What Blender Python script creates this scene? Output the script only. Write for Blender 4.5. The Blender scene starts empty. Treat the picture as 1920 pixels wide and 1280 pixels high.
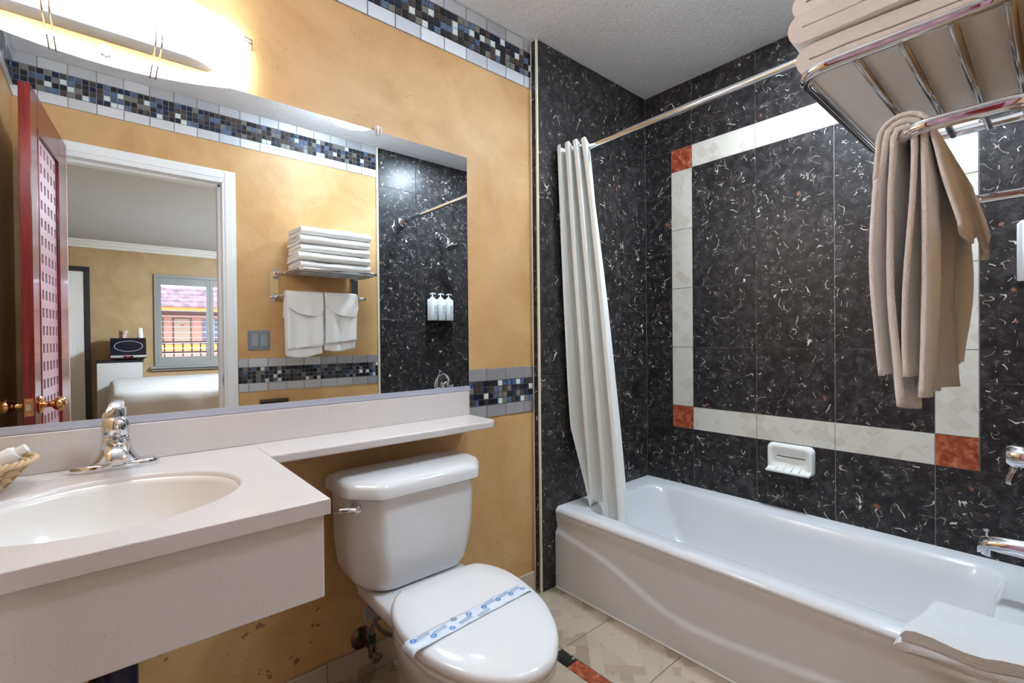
import bpy, bmesh, math, random
from mathutils import Vector, Matrix, noise
C = bpy.context.scene
COL = C.collection
PI = math.pi
rnd = random.Random(7)

# ------------------------------------------------------------------ camera
H = 1.112
f_px, yaw, pitch, roll = 887.18, 0.8607, -0.0073, -0.0097
fw = Vector((math.cos(yaw)*math.cos(pitch), math.sin(yaw)*math.cos(pitch), math.sin(pitch)))
rt0 = Vector((math.sin(yaw), -math.cos(yaw), 0)); up0 = rt0.cross(fw)
rt = rt0*math.cos(roll) + up0*math.sin(roll); up = rt.cross(fw)
cd = bpy.data.cameras.new('camera'); cam = bpy.data.objects.new('camera', cd); COL.objects.link(cam)
M = Matrix((rt, up, -fw)).transposed().to_4x4(); M.translation = (0, 0, H)
cam.matrix_world = M
cd.sensor_width = 36; cd.lens = f_px/1920*36; cd.clip_start = 0.01; cd.clip_end = 200
C.camera = cam
# ------------------------------------------------------------------ world, exposure
w = bpy.data.worlds.new('world'); C.world = w; w.use_nodes = True
bg = w.node_tree.nodes['Background']; bg.inputs[0].default_value = (.80, .88, 1, 1); bg.inputs[1].default_value = 1.0
C.view_settings.view_transform = 'Standard'; C.view_settings.look = 'None'
C.view_settings.gamma = 1; C.view_settings.use_curve_mapping = False
C.view_settings.exposure = 2.45
def lamp(name, kind, loc, power, size=.1, color=(1, 1, 1), rot=(0, 0, 0), size_y=None, parent=None):
    l = bpy.data.lights.new(name, kind); o = bpy.data.objects.new(name, l); COL.objects.link(o)
    o.location = loc; o.rotation_euler = rot; l.energy = power; l.color = color
    if kind == 'AREA':
        l.size = size
        if size_y: l.shape = 'RECTANGLE'; l.size_y = size_y
    elif kind == 'POINT': l.shadow_soft_size = size
    if parent: o.parent = parent
    return o
# bathroom ceiling dome, added bedroom fill lamp, sun on the houses across the court
lamp('sun', 'SUN', (0, -20, 20), 1.0, rot=(math.radians(50), 0, math.radians(20)))
VANITY_GLOW, DOME_GLOW, BEDROOM_FILL_GLOW = 4.6, 7.2, 54.0
TUBE_GLOW, TUB_FILL_GLOW = 16.0, 47.0  # the tub value drives an added fill lamp

# ------------------------------------------------------------------ helpers
def lin(r, g, b):
    f = lambda c: (c/255/12.92) if c/255 <= .04045 else ((c/255+.055)/1.055)**2.4
    return (f(r), f(g), f(b), 1)
def mat(name, col=(200, 200, 200), rough=.5, metal=0, spec=.5, **k):
    m = bpy.data.materials.new(name); m.use_nodes = True
    b = m.node_tree.nodes['Principled BSDF']
    b.inputs['Base Color'].default_value = lin(*col); b.inputs['Roughness'].default_value = rough
    b.inputs['Metallic'].default_value = metal; b.inputs['Specular IOR Level'].default_value = spec
    for kk, v in k.items(): b.inputs[kk.replace('_', ' ')].default_value = v
    return m
class N:
    def __init__(s, m): s.m = m; s.t = m.node_tree; s.b = s.t.nodes['Principled BSDF']
    def new(s, typ, **k):
        n = s.t.nodes.new(typ)
        for a, v in k.items(): setattr(n, a, v)
        return n
    def link(s, a, b): s.t.links.new(a, b)
    def pos(s): return s.new('ShaderNodeNewGeometry').outputs['Position']
    def math(s, op, a, b=None, c=None):
        n = s.new('ShaderNodeMath', operation=op)
        for i, v in enumerate((a, b, c)):
            if v is None: continue
            if isinstance(v, (int, float)): n.inputs[i].default_value = v
            else: s.link(v, n.inputs[i])
        return n.outputs[0]
    def noise(s, vec, scale, detail=2, rough=.5, dist=0):
        n = s.new('ShaderNodeTexNoise'); s.link(vec, n.inputs['Vector']); n.inputs['Scale'].default_value = scale
        n.inputs['Detail'].default_value = detail; n.inputs['Roughness'].default_value = rough; n.inputs['Distortion'].default_value = dist
        return n.outputs['Fac']
    def ramp(s, fac, stops):
        n = s.new('ShaderNodeValToRGB'); s.link(fac, n.inputs[0]); e = n.color_ramp.elements
        while len(e) < len(stops): e.new(.5)
        for i, (p, c) in enumerate(stops): e[i].position = p; e[i].color = c
        return n.outputs[0]
    def mix(s, fac, a, b, blend='MIX'):
        n = s.new('ShaderNodeMix', data_type='RGBA', blend_type=blend)
        for i, v in ((0, fac), (6, a), (7, b)):
            if isinstance(v, (int, float)): n.inputs[i].default_value = v
            elif isinstance(v, tuple): n.inputs[i].default_value = v
            else: s.link(v, n.inputs[i])
        return n.outputs[2]
    def bump(s, h, strength=.3, dist=.01):
        n = s.new('ShaderNodeBump'); n.inputs['Strength'].default_value = strength; n.inputs['Distance'].default_value = dist
        s.link(h, n.inputs['Height']); s.link(n.outputs[0], s.b.inputs['Normal'])
    def color(s, c): s.link(c, s.b.inputs['Base Color'])
    def shifted(s, amount=7.0):
        g = s.new('ShaderNodeNewGeometry'); sc = s.math('MULTIPLY', g.outputs['Random Per Island'], amount)
        v = s.new('ShaderNodeVectorMath', operation='ADD'); s.link(g.outputs['Position'], v.inputs[0])
        c = s.new('ShaderNodeCombineXYZ'); s.link(sc, c.inputs[0]); s.link(sc, c.inputs[1]); s.link(sc, c.inputs[2]); s.link(c.outputs[0], v.inputs[1])
        return v.outputs[0]
K = (0, 0, 0, 1); W = (1, 1, 1, 1)
def g(v): return (v, v, v, 1)

def m_plaster(name, a, b, c, stains=False):
    m = mat(name, a, .42, spec=.35); n = N(m); p = n.pos()
    f = n.noise(p, 3.2, 5, .6, .6)
    col = n.ramp(f, [(.32, lin(*b)), (.5, lin(*a)), (.68, lin(*c))])
    s1 = n.noise(p, 9, 2, .5, 3.0); lines = n.math('LESS_THAN', n.math('ABSOLUTE', n.math('SUBTRACT', s1, .5)), .0035)
    msk = n.math('GREATER_THAN', n.noise(p, 5.3, 1), .56)
    col = n.mix(n.math('MULTIPLY', n.math('MULTIPLY', lines, msk), .35), col, lin(b[0]*.75, b[1]*.68, b[2]*.6))
    if stains:
        sep = n.new('ShaderNodeSeparateXYZ'); n.link(p, sep.inputs[0])
        low = n.math('LESS_THAN', sep.outputs['Z'], n.math('MULTIPLY', n.noise(p, 2.1, 2), .75))
        spots = n.math('GREATER_THAN', n.noise(p, 30, 3, .6), .655)
        left = n.math('LESS_THAN', sep.outputs['X'], .50)
        col = n.mix(n.math('MULTIPLY', n.math('MULTIPLY', n.math('MULTIPLY', low, spots), left), .6), col, lin(70, 38, 20))
    n.color(col)
    n.bump(n.math('ADD', n.noise(p, 12, 4, .6, 1.5), n.math('MULTIPLY', lines, -.25)), .25, .006)
    return m
TAN = m_plaster('tan_plaster', (206, 164, 110), (194, 149, 94), (216, 176, 124), True)
BEDTAN = m_plaster('bedroom_plaster', (188, 160, 118), (180, 150, 108), (196, 170, 130))

def m_marble():
    m = mat('dark_marble', (50, 46, 47), .36, spec=.38); n = N(m); p = n.shifted()
    col = n.ramp(n.noise(p, 26, 6, .68, .6), [(.30, lin(15, 14, 15)), (.46, lin(40, 37, 38)), (.62, lin(66, 61, 62)), (.8, lin(86, 80, 80))])
    ch = n.new('ShaderNodeTexVoronoi'); n.link(p, ch.inputs['Vector']); ch.inputs['Scale'].default_value = 46
    rgb = n.new('ShaderNodeSeparateColor'); n.link(ch.outputs['Color'], rgb.inputs[0])
    col = n.mix(n.math('MULTIPLY', n.math('GREATER_THAN', rgb.outputs[0], .62), .45), col, lin(28, 26, 27))
    def streaks(scale, thr, mscale, mthr, seed, dist=1.2):
        v = n.new('ShaderNodeVectorMath', operation='ADD'); n.link(p, v.inputs[0]); v.inputs[1].default_value = (seed, seed*2.1, seed*.7)
        ln = n.math('LESS_THAN', n.math('ABSOLUTE', n.math('SUBTRACT', n.noise(v.outputs[0], scale, 1, .4, dist), .5)), thr)
        mk = n.math('GREATER_THAN', n.noise(v.outputs[0], mscale, 1, .5), mthr)
        return n.math('MULTIPLY', ln, mk)
    a = streaks(14, .0085, 22, .615, 3.3, .5); b = streaks(21, .009, 34, .625, 9.1, 1.2); c = streaks(30, .010, 24, .57, 15.7); e = streaks(17, .009, 24, .61, 27.3, .4)
    col = n.mix(n.math('MULTIPLY', c, .45), col, lin(150, 146, 140))
    col = n.mix(n.math('MULTIPLY', b, .8), col, lin(200, 194, 182))
    col = n.mix(n.math('MULTIPLY', e, .6), col, lin(190, 176, 160))
    col = n.mix(n.math('MULTIPLY', a, .9), col, lin(222, 218, 208))
    rust = n.math('MULTIPLY', n.math('GREATER_THAN', n.noise(p, 22, 2, .5), .735), .75)
    col = n.mix(rust, col, lin(150, 98, 74))
    n.color(col); return m
MARBLE = m_marble()
def m_diamond(name, base, alt, axis, scale=.04, amount=.6, rough=.25, cracks=True):
    # cream stone with a faint diagonal patchwork of paler and darker squares
    m = mat(name, base, rough, spec=.4); n = N(m); p = n.pos()
    mp = n.new('ShaderNodeMapping'); n.link(p, mp.inputs[0])
    if axis == 'X': mp.inputs['Rotation'].default_value = (PI/4, 0, 0)
    if axis == 'Z': mp.inputs['Rotation'].default_value = (0, 0, PI/4)
    mp.inputs['Scale'].default_value = (1/scale,)*3
    sn = n.new('ShaderNodeVectorMath', operation='FLOOR'); n.link(mp.outputs[0], sn.inputs[0])
    sx = n.new('ShaderNodeSeparateXYZ'); n.link(sn.outputs[0], sx.inputs[0])
    cb = n.new('ShaderNodeCombineXYZ')
    if axis == 'X': n.link(sx.outputs['Y'], cb.inputs[0]); n.link(sx.outputs['Z'], cb.inputs[1])
    else: n.link(sx.outputs['X'], cb.inputs[0]); n.link(sx.outputs['Y'], cb.inputs[1])
    wn = n.new('ShaderNodeTexWhiteNoise'); n.link(cb.outputs[0], wn.inputs['Vector'])
    msk = n.math('MULTIPLY', n.math('GREATER_THAN', n.noise(p, 6, 1), .45), amount)
    fac = n.math('MULTIPLY', n.math('POWER', wn.outputs['Value'], 2.2), msk)
    col = n.mix(fac, lin(*base), lin(*alt))
    col = n.mix(n.math('MULTIPLY', n.noise(p, 30, 4, .6), .25), col, lin(*[c*.82 for c in base]))
    if cracks:
        ln = n.math('LESS_THAN', n.math('ABSOLUTE', n.math('SUBTRACT', n.noise(p, 16, 2, .6, 1.5), .5)), .004)
        mk = n.math('GREATER_THAN', n.noise(p, 11, 1), .58)
        col = n.mix(n.math('MULTIPLY', n.math('MULTIPLY', ln, mk), .7), col, lin(120, 100, 84))
    n.color(col); return m
CREAM = m_diamond('cream_stone', (222, 217, 205), (196, 184, 166), 'X', .042)
FLOORM = m_diamond('beige_floor_stone', (196, 180, 160), (150, 130, 108), 'Z', .045, .75)
def m_rust():
    m = mat('rust_stone', (160, 85, 55), .25); n = N(m); p = n.pos()
    n.color(n.ramp(n.noise(p, 34, 4, .6, 1), [(.3, lin(118, 52, 34)), (.5, lin(166, 82, 52)), (.68, lin(206, 128, 94))])); return m
RUST = m_rust()
GROUT = mat('grout', (150, 148, 144), .8); DGROUT = mat('mosaic_grout', (142, 142, 140), .8)
TRIMC = mat('cream_edge_trim', (222, 216, 196), .4)
BEIGE_BASE = mat('beige_tile_edge', (206, 190, 170), .35)
def m_ceil():
    m = mat('textured_ceiling', (236, 236, 238), .9); n = N(m); p = n.pos()
    n.bump(n.noise(p, 55, 6, .65, .8), .9, .012); return m
CEIL = m_ceil(); BEDCEIL = mat('bedroom_ceiling_paint', (200, 200, 200), .9)
WHITEPAINT = mat('white_door_paint', (236, 236, 234), .35)
MIRROR = mat('mirror_silver', (238, 243, 246), 0.0, 1)
def m_brushed():
    m = mat('brushed_steel', (190, 190, 190), .34, 1); n = N(m); p = n.shifted(3)
    mp = n.new('ShaderNodeMapping'); n.link(p, mp.inputs[0]); mp.inputs['Scale'].default_value = (2, 2, 160)
    r = n.noise(mp.outputs[0], 6, 3); n.link(n.math('ADD', n.math('MULTIPLY', r, .25), .34), n.b.inputs['Roughness'])
    gi = n.new('ShaderNodeNewGeometry')
    n.color(n.ramp(gi.outputs['Random Per Island'], [(0, lin(196, 198, 202)), (1, lin(232, 233, 236))])); return m
STEEL = m_brushed()
MOS = [mat('mosaic_black', (38, 36, 40), .12), mat('mosaic_brown', (74, 64, 62), .12), mat('mosaic_navy', (32, 40, 64), .10),
       mat('mosaic_blue', (92, 110, 142), .12), mat('mosaic_grey', (120, 118, 110), .3), mat('mosaic_white', (216, 224, 222), .15)]
def m_mosblue():
    m = mat('mosaic_swirled_blue', (60, 90, 150), .12); n = N(m); p = n.pos()
    wv = n.noise(p, 120, 2, .5, 3); n.color(n.ramp(wv, [(.42, lin(24, 32, 58)), (.5, lin(130, 156, 192)), (.58, lin(30, 42, 76))])); return m
MOS.append(m_mosblue())
CHROME = mat('polished_chrome', (225, 226, 230), .07, 1)
DCHROME = mat('satin_chrome', (190, 190, 192), .16, 1)
BRASS = mat('polished_brass', (226, 176, 120), .12, 1); BRASSPLATE = mat('satin_brass', (190, 150, 110), .35, 1)
GREYMETAL = mat('grey_enamelled_metal', (112, 120, 130), .45, .2)
PORC = mat('white_porcelain', (232, 232, 233), .08, spec=.6)
PLASTICW = mat('white_gloss_plastic', (240, 240, 240), .12)
TUBM = mat('white_tub_enamel', (226, 226, 227), .13, spec=.5)
def m_counter():
    m = mat('speckled_solid_surface', (216, 208, 204), .26); n = N(m); p = n.pos()
    col = n.mix(n.math('MULTIPLY', n.noise(p, 20, 3), .3), lin(222, 215, 211), lin(206, 197, 194))
    sp = n.math('GREATER_THAN', n.noise(p, 260, 1, .5), .705); sp2 = n.math('GREATER_THAN', n.noise(p, 170, 1, .5), .72)
    col = n.mix(n.math('MULTIPLY', sp, .28), col, lin(150, 134, 130)); col = n.mix(n.math('MULTIPLY', sp2, .18), col, lin(176, 160, 160))
    n.color(col); return m
COUNTER = m_counter(); SINKM = mat('cream_sink_glaze', (238, 234, 229), .15)
def m_terry(name, c, b=.6):
    m = mat(name, c, .95, spec=.1); n = N(m); p = n.pos()
    h = n.math('ADD', n.noise(p, 420, 2, .6), n.math('MULTIPLY', n.noise(p, 40, 3), .8)); n.bump(h, b, .003)
    n.b.inputs['Sheen Weight'].default_value = .2
    return m
TERRY = m_terry('white_terry', (249, 248, 245)); TERRY2 = m_terry('white_mat_terry', (226, 226, 226), .8)
def m_curtain():
    m = mat('white_curtain_cloth', (240, 242, 238), .6); n = N(m); p = n.pos()
    n.bump(n.noise(p, 35, 3, .6, .5), .25, .004); n.b.inputs['Subsurface Weight'].default_value = 0; return m
CURTAIN = m_curtain()
def m_mahog():
    m = mat('red_mahogany', (110, 28, 30), .26, spec=.35); n = N(m); p = n.pos()
    mp = n.new('ShaderNodeMapping'); n.link(p, mp.inputs[0]); mp.inputs['Scale'].default_value = (60, 60, 2.5)
    n.color(n.ramp(n.noise(mp.outputs[0], 1.5, 4, .6, .4), [(.3, lin(84, 16, 20)), (.6, lin(126, 34, 34)), (.8, lin(150, 52, 46))]))
    n.b.inputs['Coat Weight'].default_value = .2; return m
MAHOG = m_mahog()
LATTICE = mat('rose_tinted_lattice', (190, 146, 156), .3); HOLE = mat('dark_mahogany_recess', (92, 48, 56), .3)
DARKFRAME = mat('black_door_frame', (44, 44, 54), .3); GREYSHUT = mat('grey_shutter_paint', (150, 152, 150), .4)
LOUVER = mat('pale_louver_paint', (200, 196, 204), .35)
SHEET = m_terry('white_bed_sheet', (186, 184, 182), .15); BLACKG = mat('black_gloss', (16, 18, 34), .08); BLACKM = mat('black_top', (20, 22, 30), .35)
CABW = mat('white_cabinet_paint', (206, 206, 206), .4); SILVER = mat('silver_plastic', (200, 200, 210), .25, .5)
CARPET = mat('bedroom_carpet', (130, 116, 100), .95)
SWITCH = mat('grey_switch_plate', (136, 146, 152), .35, .3); WICK = mat('straw_wicker', (214, 184, 146), .6)
WICK2 = mat('dark_straw_wicker', (176, 134, 94), .6)
HOSE = mat('braided_grey_hose', (134, 126, 124), .35, .6); BLACKP = mat('black_plastic', (26, 26, 28), .4); TEAL = mat('dark_teal_nut', (20, 52, 56), .35)
BLUEW = mat('dark_blue_pipe_wrap', (18, 22, 64), .25); PAPER = mat('pale_blue_paper', (232, 240, 250), .7); INK = mat('blue_ink', (80, 150, 220), .6)
PALEINK = mat('pale_blue_ink', (168, 196, 226), .6); GREYINK = mat('grey_ink', (140, 150, 160), .6); TAGM = mat('grey_paper_tag', (190, 176, 176), .7)
BOTTLE = mat('white_dispenser_plastic', (228, 232, 234), .3); BLUEDOT = mat('blue_dot', (30, 60, 170), .3); REDDOT = mat('red_dot', (190, 40, 50), .3)
SOAPM = mat('white_ceramic', (238, 238, 232), .12); NICKEL = mat('dark_nickel', (110, 100, 96), .25, 1)
CAULK = mat('white_caulk', (236, 234, 230), .6)

def link(o, parent=None):
    COL.objects.link(o)
    if parent: o.parent = parent
    return o
def tag(o, label=None, cat=None, group=None, kind=None):
    if label: o['label'] = label
    if cat: o['category'] = cat
    if group: o['group'] = group
    if kind: o['kind'] = kind
    return o
def thing(name, label, cat, loc=(0, 0, 0), group=None):
    o = bpy.data.objects.new(name, None); o.empty_display_size = .05; COL.objects.link(o); o.location = loc
    bpy.context.view_layer.update()
    return tag(o, label, cat, group)
def OB(name, bm, mats, parent=None, smooth=False, bevel=0, sub=0, seg=3, solid=0, kind=None, recalc=True, angle=None):
    if recalc: bmesh.ops.recalc_face_normals(bm, faces=bm.faces[:])
    me = bpy.data.meshes.new(name)
    if parent is not None and parent.type == 'EMPTY' and parent.parent is None:
        bmesh.ops.translate(bm, verts=bm.verts[:], vec=-parent.location)
    elif parent is not None:
        pass
    bm.to_mesh(me); bm.free()
    if not isinstance(mats, (list, tuple)): mats = [mats]
    for m in mats: me.materials.append(m)
    if smooth:
        for p in me.polygons: p.use_smooth = True
        if angle:
            try: me.set_sharp_from_angle(angle=math.radians(angle))
            except Exception: pass
    o = bpy.data.objects.new(name, me); COL.objects.link(o)
    if parent: o.parent = parent
    if solid: s = o.modifiers.new('s', 'SOLIDIFY'); s.thickness = solid; s.offset = 0
    if bevel: b = o.modifiers.new('b', 'BEVEL'); b.width = bevel; b.segments = seg; b.limit_method = 'ANGLE'; b.angle_limit = math.radians(35); b.harden_normals = False
    if sub: s = o.modifiers.new('u', 'SUBSURF'); s.levels = sub; s.render_levels = sub
    if kind: o['kind'] = kind
    return o
def root_off(parent):
    """world offset of a part's parent chain, so that sub-parts are built in world numbers too"""
    v = Vector((0, 0, 0)); p = parent
    while p is not None: v += Vector(p.location); p = p.parent
    return v
def SUBP(name, bm, mats, parent, **k):
    off = root_off(parent); bmesh.ops.translate(bm, verts=bm.verts[:], vec=-off)
    pr = parent; o = OB(name, bm, mats, None, **k); o.parent = pr; return o
def B(): return bmesh.new()
def box(bm, x0, x1, y0, y1, z0, z1, mi=0):
    v = [bm.verts.new(p) for p in ((x0, y0, z0), (x1, y0, z0), (x1, y1, z0), (x0, y1, z0), (x0, y0, z1), (x1, y0, z1), (x1, y1, z1), (x0, y1, z1))]
    for q in ((0, 3, 2, 1), (4, 5, 6, 7), (0, 1, 5, 4), (1, 2, 6, 5), (2, 3, 7, 6), (3, 0, 4, 7)):
        f = bm.faces.new([v[i] for i in q]); f.material_index = mi
    return v
def quad(bm, pts, mi=0):
    f = bm.faces.new([bm.verts.new(p) for p in pts]); f.material_index = mi; return f
def loft(bm, rings, closed=True, cap0=True, cap1=True, mi=0):
    R = [[bm.verts.new(p) for p in r] for r in rings]; n = len(R[0])
    for a, b in zip(R[:-1], R[1:]):
        for i in range(n if closed else n-1):
            j = (i+1) % n
            f = bm.faces.new((a[i], a[j], b[j], b[i])); f.material_index = mi
    if cap0: bm.faces.new(R[0][::-1]).material_index = mi
    if cap1: bm.faces.new(R[-1]).material_index = mi
    return R
def catmull(pts, n=8, closed=False):
    P = [Vector(p) for p in pts]; out = []; L = len(P)
    rng = range(L) if closed else range(L-1)
    for i in rng:
        if closed: p0, p1, p2, p3 = P[i-1], P[i], P[(i+1) % L], P[(i+2) % L]
        else: p0 = P[max(i-1, 0)]; p1 = P[i]; p2 = P[i+1]; p3 = P[min(i+2, L-1)]
        for k in range(n):
            t = k/n; out.append(.5*((2*p1)+(p2-p0)*t+(2*p0-5*p1+4*p2-p3)*t*t+(3*p1-p0-3*p2+p3)*t**3))
    if not closed: out.append(P[-1])
    return out
def tube(bm, pts, r, seg=12, cap=True, mi=0, closed=False, flat=None):
    P = [Vector(p) for p in pts]; rr = r if isinstance(r, (list, tuple)) else [r]*len(P)
    rings = []; prev = None; L = len(P)
    for i, p in enumerate(P):
        if closed: t = (P[(i+1) % L]-P[i-1])
        else: t = P[min(i+1, L-1)]-P[max(i-1, 0)]
        t.normalize()
        if prev is None:
            a = Vector((0, 0, 1)) if abs(t.z) < .9 else Vector((1, 0, 0))
            u = t.cross(a).normalized()
        else:
            u = (prev-t*prev.dot(t)).normalized()
        prev = u; v = t.cross(u)
        rings.append([p+u*math.cos(2*PI*k/seg)*rr[i]+v*math.sin(2*PI*k/seg)*rr[i]*(flat or 1) for k in range(seg)])
    if closed: rings.append(rings[0]); loft(bm, rings, True, False, False, mi); bmesh.ops.remove_doubles(bm, verts=bm.verts[:], dist=1e-6)
    else: loft(bm, rings, True, cap, cap, mi)
def roundcorner(pts, r, n=6):
    """polyline with filleted corners"""
    P = [Vector(p) for p in pts]; out = [P[0]]
    for i in range(1, len(P)-1):
        a = (P[i-1]-P[i]); b = (P[i+1]-P[i]); rr = min(r, a.length*.49, b.length*.49)
        s = P[i]+a.normalized()*rr; e = P[i]+b.normalized()*rr
        for k in range(n+1):
            t = k/n; out.append((1-t)**2*s+2*t*(1-t)*P[i]+t*t*e)
    out.append(P[-1]); return out
def lathe(bm, prof, origin, axis=(0, 0, 1), seg=32, mi=0):
    """prof = [(radius, height along axis)]"""
    ax = Vector(axis).normalized(); a = Vector((0, 0, 1)) if abs(ax.z) < .9 else Vector((1, 0, 0))
    u = ax.cross(a).normalized(); v = ax.cross(u); o = Vector(origin)
    rings = [[o+ax*h+(u*math.cos(2*PI*k/seg)+v*math.sin(2*PI*k/seg))*max(r, 1e-4) for k in range(seg)] for r, h in prof]
    loft(bm, rings, True, True, True, mi)
def text_mesh(txt, size, mtx, extrude=.0003):
    cu = bpy.data.curves.new('t', 'FONT'); cu.body = txt; cu.size = size; cu.align_x = 'CENTER'; cu.align_y = 'CENTER'; cu.extrude = extrude
    o = bpy.data.objects.new('t', cu); COL.objects.link(o)
    dg = bpy.context.evaluated_depsgraph_get(); me = bpy.data.meshes.new_from_object(o.evaluated_get(dg))
    bm = B(); bm.from_mesh(me); bmesh.ops.transform(bm, matrix=mtx, verts=bm.verts[:])
    bpy.data.objects.remove(o); bpy.data.meshes.remove(me); return bm
def frame_mtx(o, x, y):
    x = Vector(x).normalized(); z = x.cross(Vector(y)).normalized(); y = z.cross(x)
    m = Matrix((x, y, z)).transposed().to_4x4(); m.translation = o; return m
def rrect(x0, x1, y0, y1, r, z, n=6):
    out = []
    for cx, cy, a0 in ((x1-r, y1-r, 0), (x0+r, y1-r, PI/2), (x0+r, y0+r, PI), (x1-r, y0+r, 3*PI/2)):
        for k in range(n+1): a = a0+PI/2*k/n; out.append((cx+r*math.cos(a), cy+r*math.sin(a), z))
    return out

# ------------------------------------------------------------------ the room
XR, XL, YT, YP, YM, ZC = 2.240, -.298, 1.4785, 1.515, 1.503, 2.401
XT = 1.425                       # corner of the tiled tub end wall
DX0, DX1, DZ = -.139, .502, 1.985  # doorway
def wallbox(name, *a, m=TAN):
    bm = B(); box(bm, *a); return OB(name, bm, m, kind='structure')
bm = B(); box(bm, -.42, XT, YP, YP+.1, 0, ZC); box(bm, XT+.03, XR+.1, YP, YP+.1, 0, ZC); OB('wall_back', bm, TAN, kind='structure')
wallbox('wall_left', XL-.1, XL, 0, YP, 0, ZC)
bm = B(); box(bm, XL-.1, DX0, -.12, 0, 0, ZC); box(bm, DX1, XR+.1, -.12, 0, 0, ZC); box(bm, DX0, DX1, -.12, 0, DZ, ZC)
OB('wall_front', bm, TAN, kind='structure')
wallbox('ceiling', XL-.1, XR+.1, -.12, YP+.1, ZC, ZC+.1, m=CEIL)
bm = B(); box(bm, -1.6, 3.6, -5.1, -.12, ZC, ZC+.1); OB('ceiling_bedroom', bm, BEDCEIL, kind='structure')

def tiles(bm, fn, rects, gap=.0009, th=.004):
    """fn(u, v, h) -> point, h = height above the backing; rects = (u0,u1,v0,v1,mat)"""
    for u0, u1, v0, v1, mi in rects:
        if u0 > u1: u0, u1 = u1, u0
        a = [fn(u0+gap, v0+gap, 0), fn(u1-gap, v0+gap, 0), fn(u1-gap, v1-gap, 0), fn(u0+gap, v1-gap, 0)]
        e = .0006
        b = [fn(u0+gap+e, v0+gap+e, th), fn(u1-gap-e, v0+gap+e, th), fn(u1-gap-e, v1-gap-e, th), fn(u0+gap+e, v1-gap-e, th)]
        A = [bm.verts.new(p) for p in a]; Bv = [bm.verts.new(p) for p in b]
        bm.faces.new(Bv).material_index = mi
        for i in range(4):
            j = (i+1) % 4; bm.faces.new((A[i], A[j], Bv[j], Bv[i])).material_index = mi
ROWS = [0, .0439, .3444, .6449, .9454, 1.2461, 1.5466, 1.8471, 2.1476, ZC]
# right wall: marble with the inlaid cream frame
bm = B(); box(bm, XR+.003, XR+.1, -.12, YP+.1, 0, ZC, 3)
cols = [YT, 1.211, .906, .601, .2966, 0]
fo0, fo1, fi0, fi1 = 1.324, .183, 1.211, .2966
zo0, zo1 = .6440, 2.072; zi = [.757+k*.3005 for k in range(5)]
rects = []
for a, b in zip(cols[:-1], cols[1:]):
    for z0, z1 in ((.0439, .3444), (.3444, zo0), (zo1, 2.1476), (2.1476, ZC)): rects.append((a, b, z0, z1, 0))
rr_ = [zo0, .9454, 1.2461, 1.5466, 1.8471, zo1]
for a, b in ((YT, fo0), (fo1, 0)):
    for z0, z1 in zip(rr_[:-1], rr_[1:]): rects.append((a, b, z0, z1, 0))
for a, b in zip(cols[1:4], cols[2:5]):
    for z0, z1 in zip(zi[:-1], zi[1:]): rects.append((a, b, z0, z1, 0))
    rects.append((a, b, zo0, zi[0], 1)); rects.append((a, b, zi[4], zo1, 1))
for a, b in ((fo0, fi0), (fi1, fo1)):
    for z0, z1 in zip(zi[:-1], zi[1:]): rects.append((a, b, z0, z1, 1))
    rects.append((a, b, zo0, zi[0], 2)); rects.append((a, b, zi[4], zo1, 2))
tiles(bm, lambda u, v, h: (XR+.004-h, u, v), rects)
OB('wall_right', bm, [MARBLE, CREAM, RUST, GROUT], kind='structure', recalc=True)
# tub end wall, proud of the painted wall
bm = B(); box(bm, XT+.004, XR+.003, YT+.003, YP-.001, 0, ZC, 1)
rects = [(a, b, z0, z1, 0) for a, b in ((XT+.006, 1.715), (1.715, 2.02), (2.02, XR)) for z0, z1 in zip(ROWS[:-1], ROWS[1:])]
tiles(bm, lambda u, v, h: (u, YT+.004-h, v), rects)
rects = [(YT+.004, YP, z0, z1, 0) for z0, z1 in zip(ROWS[:-1], ROWS[1:])]
tiles(bm, lambda u, v, h: (XT+.004-h, u, v), rects)
OB('wall_alcove', bm, [MARBLE, GROUT], kind='structure')
bm = B(); box(bm, XT-.004, XT+.0065, YT-.004, YT+.0065, 0, ZC-.001); OB('trim_1', bm, TRIMC, bevel=.003, kind='structure')
bm = B(); box(bm, XT-.003, XT+.002, YP-.004, YP+.001, 0, ZC); OB('trim_2', bm, CAULK, kind='structure')
# tiled part of the doorway wall
XF = 1.400
bm = B(); box(bm, XF+.004, XR+.003, .0001, .0012, 0, ZC, 1)
rects = [(a, b, z0, z1, 0) for a, b in ((XF+.006, 1.690), (1.690, 1.992), (1.992, XR)) for z0, z1 in zip(ROWS[:-1], ROWS[1:])]
tiles(bm, lambda u, v, h: (u, .001+h, v), rects)
OB('wall_front_tiled', bm, [MARBLE, GROUT], kind='structure')
bm = B(); box(bm, XF-.008, XF+.006, .0002, .007, 0, ZC-.001); OB('trim_3', bm, TRIMC, bevel=.002, kind='structure')

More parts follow.
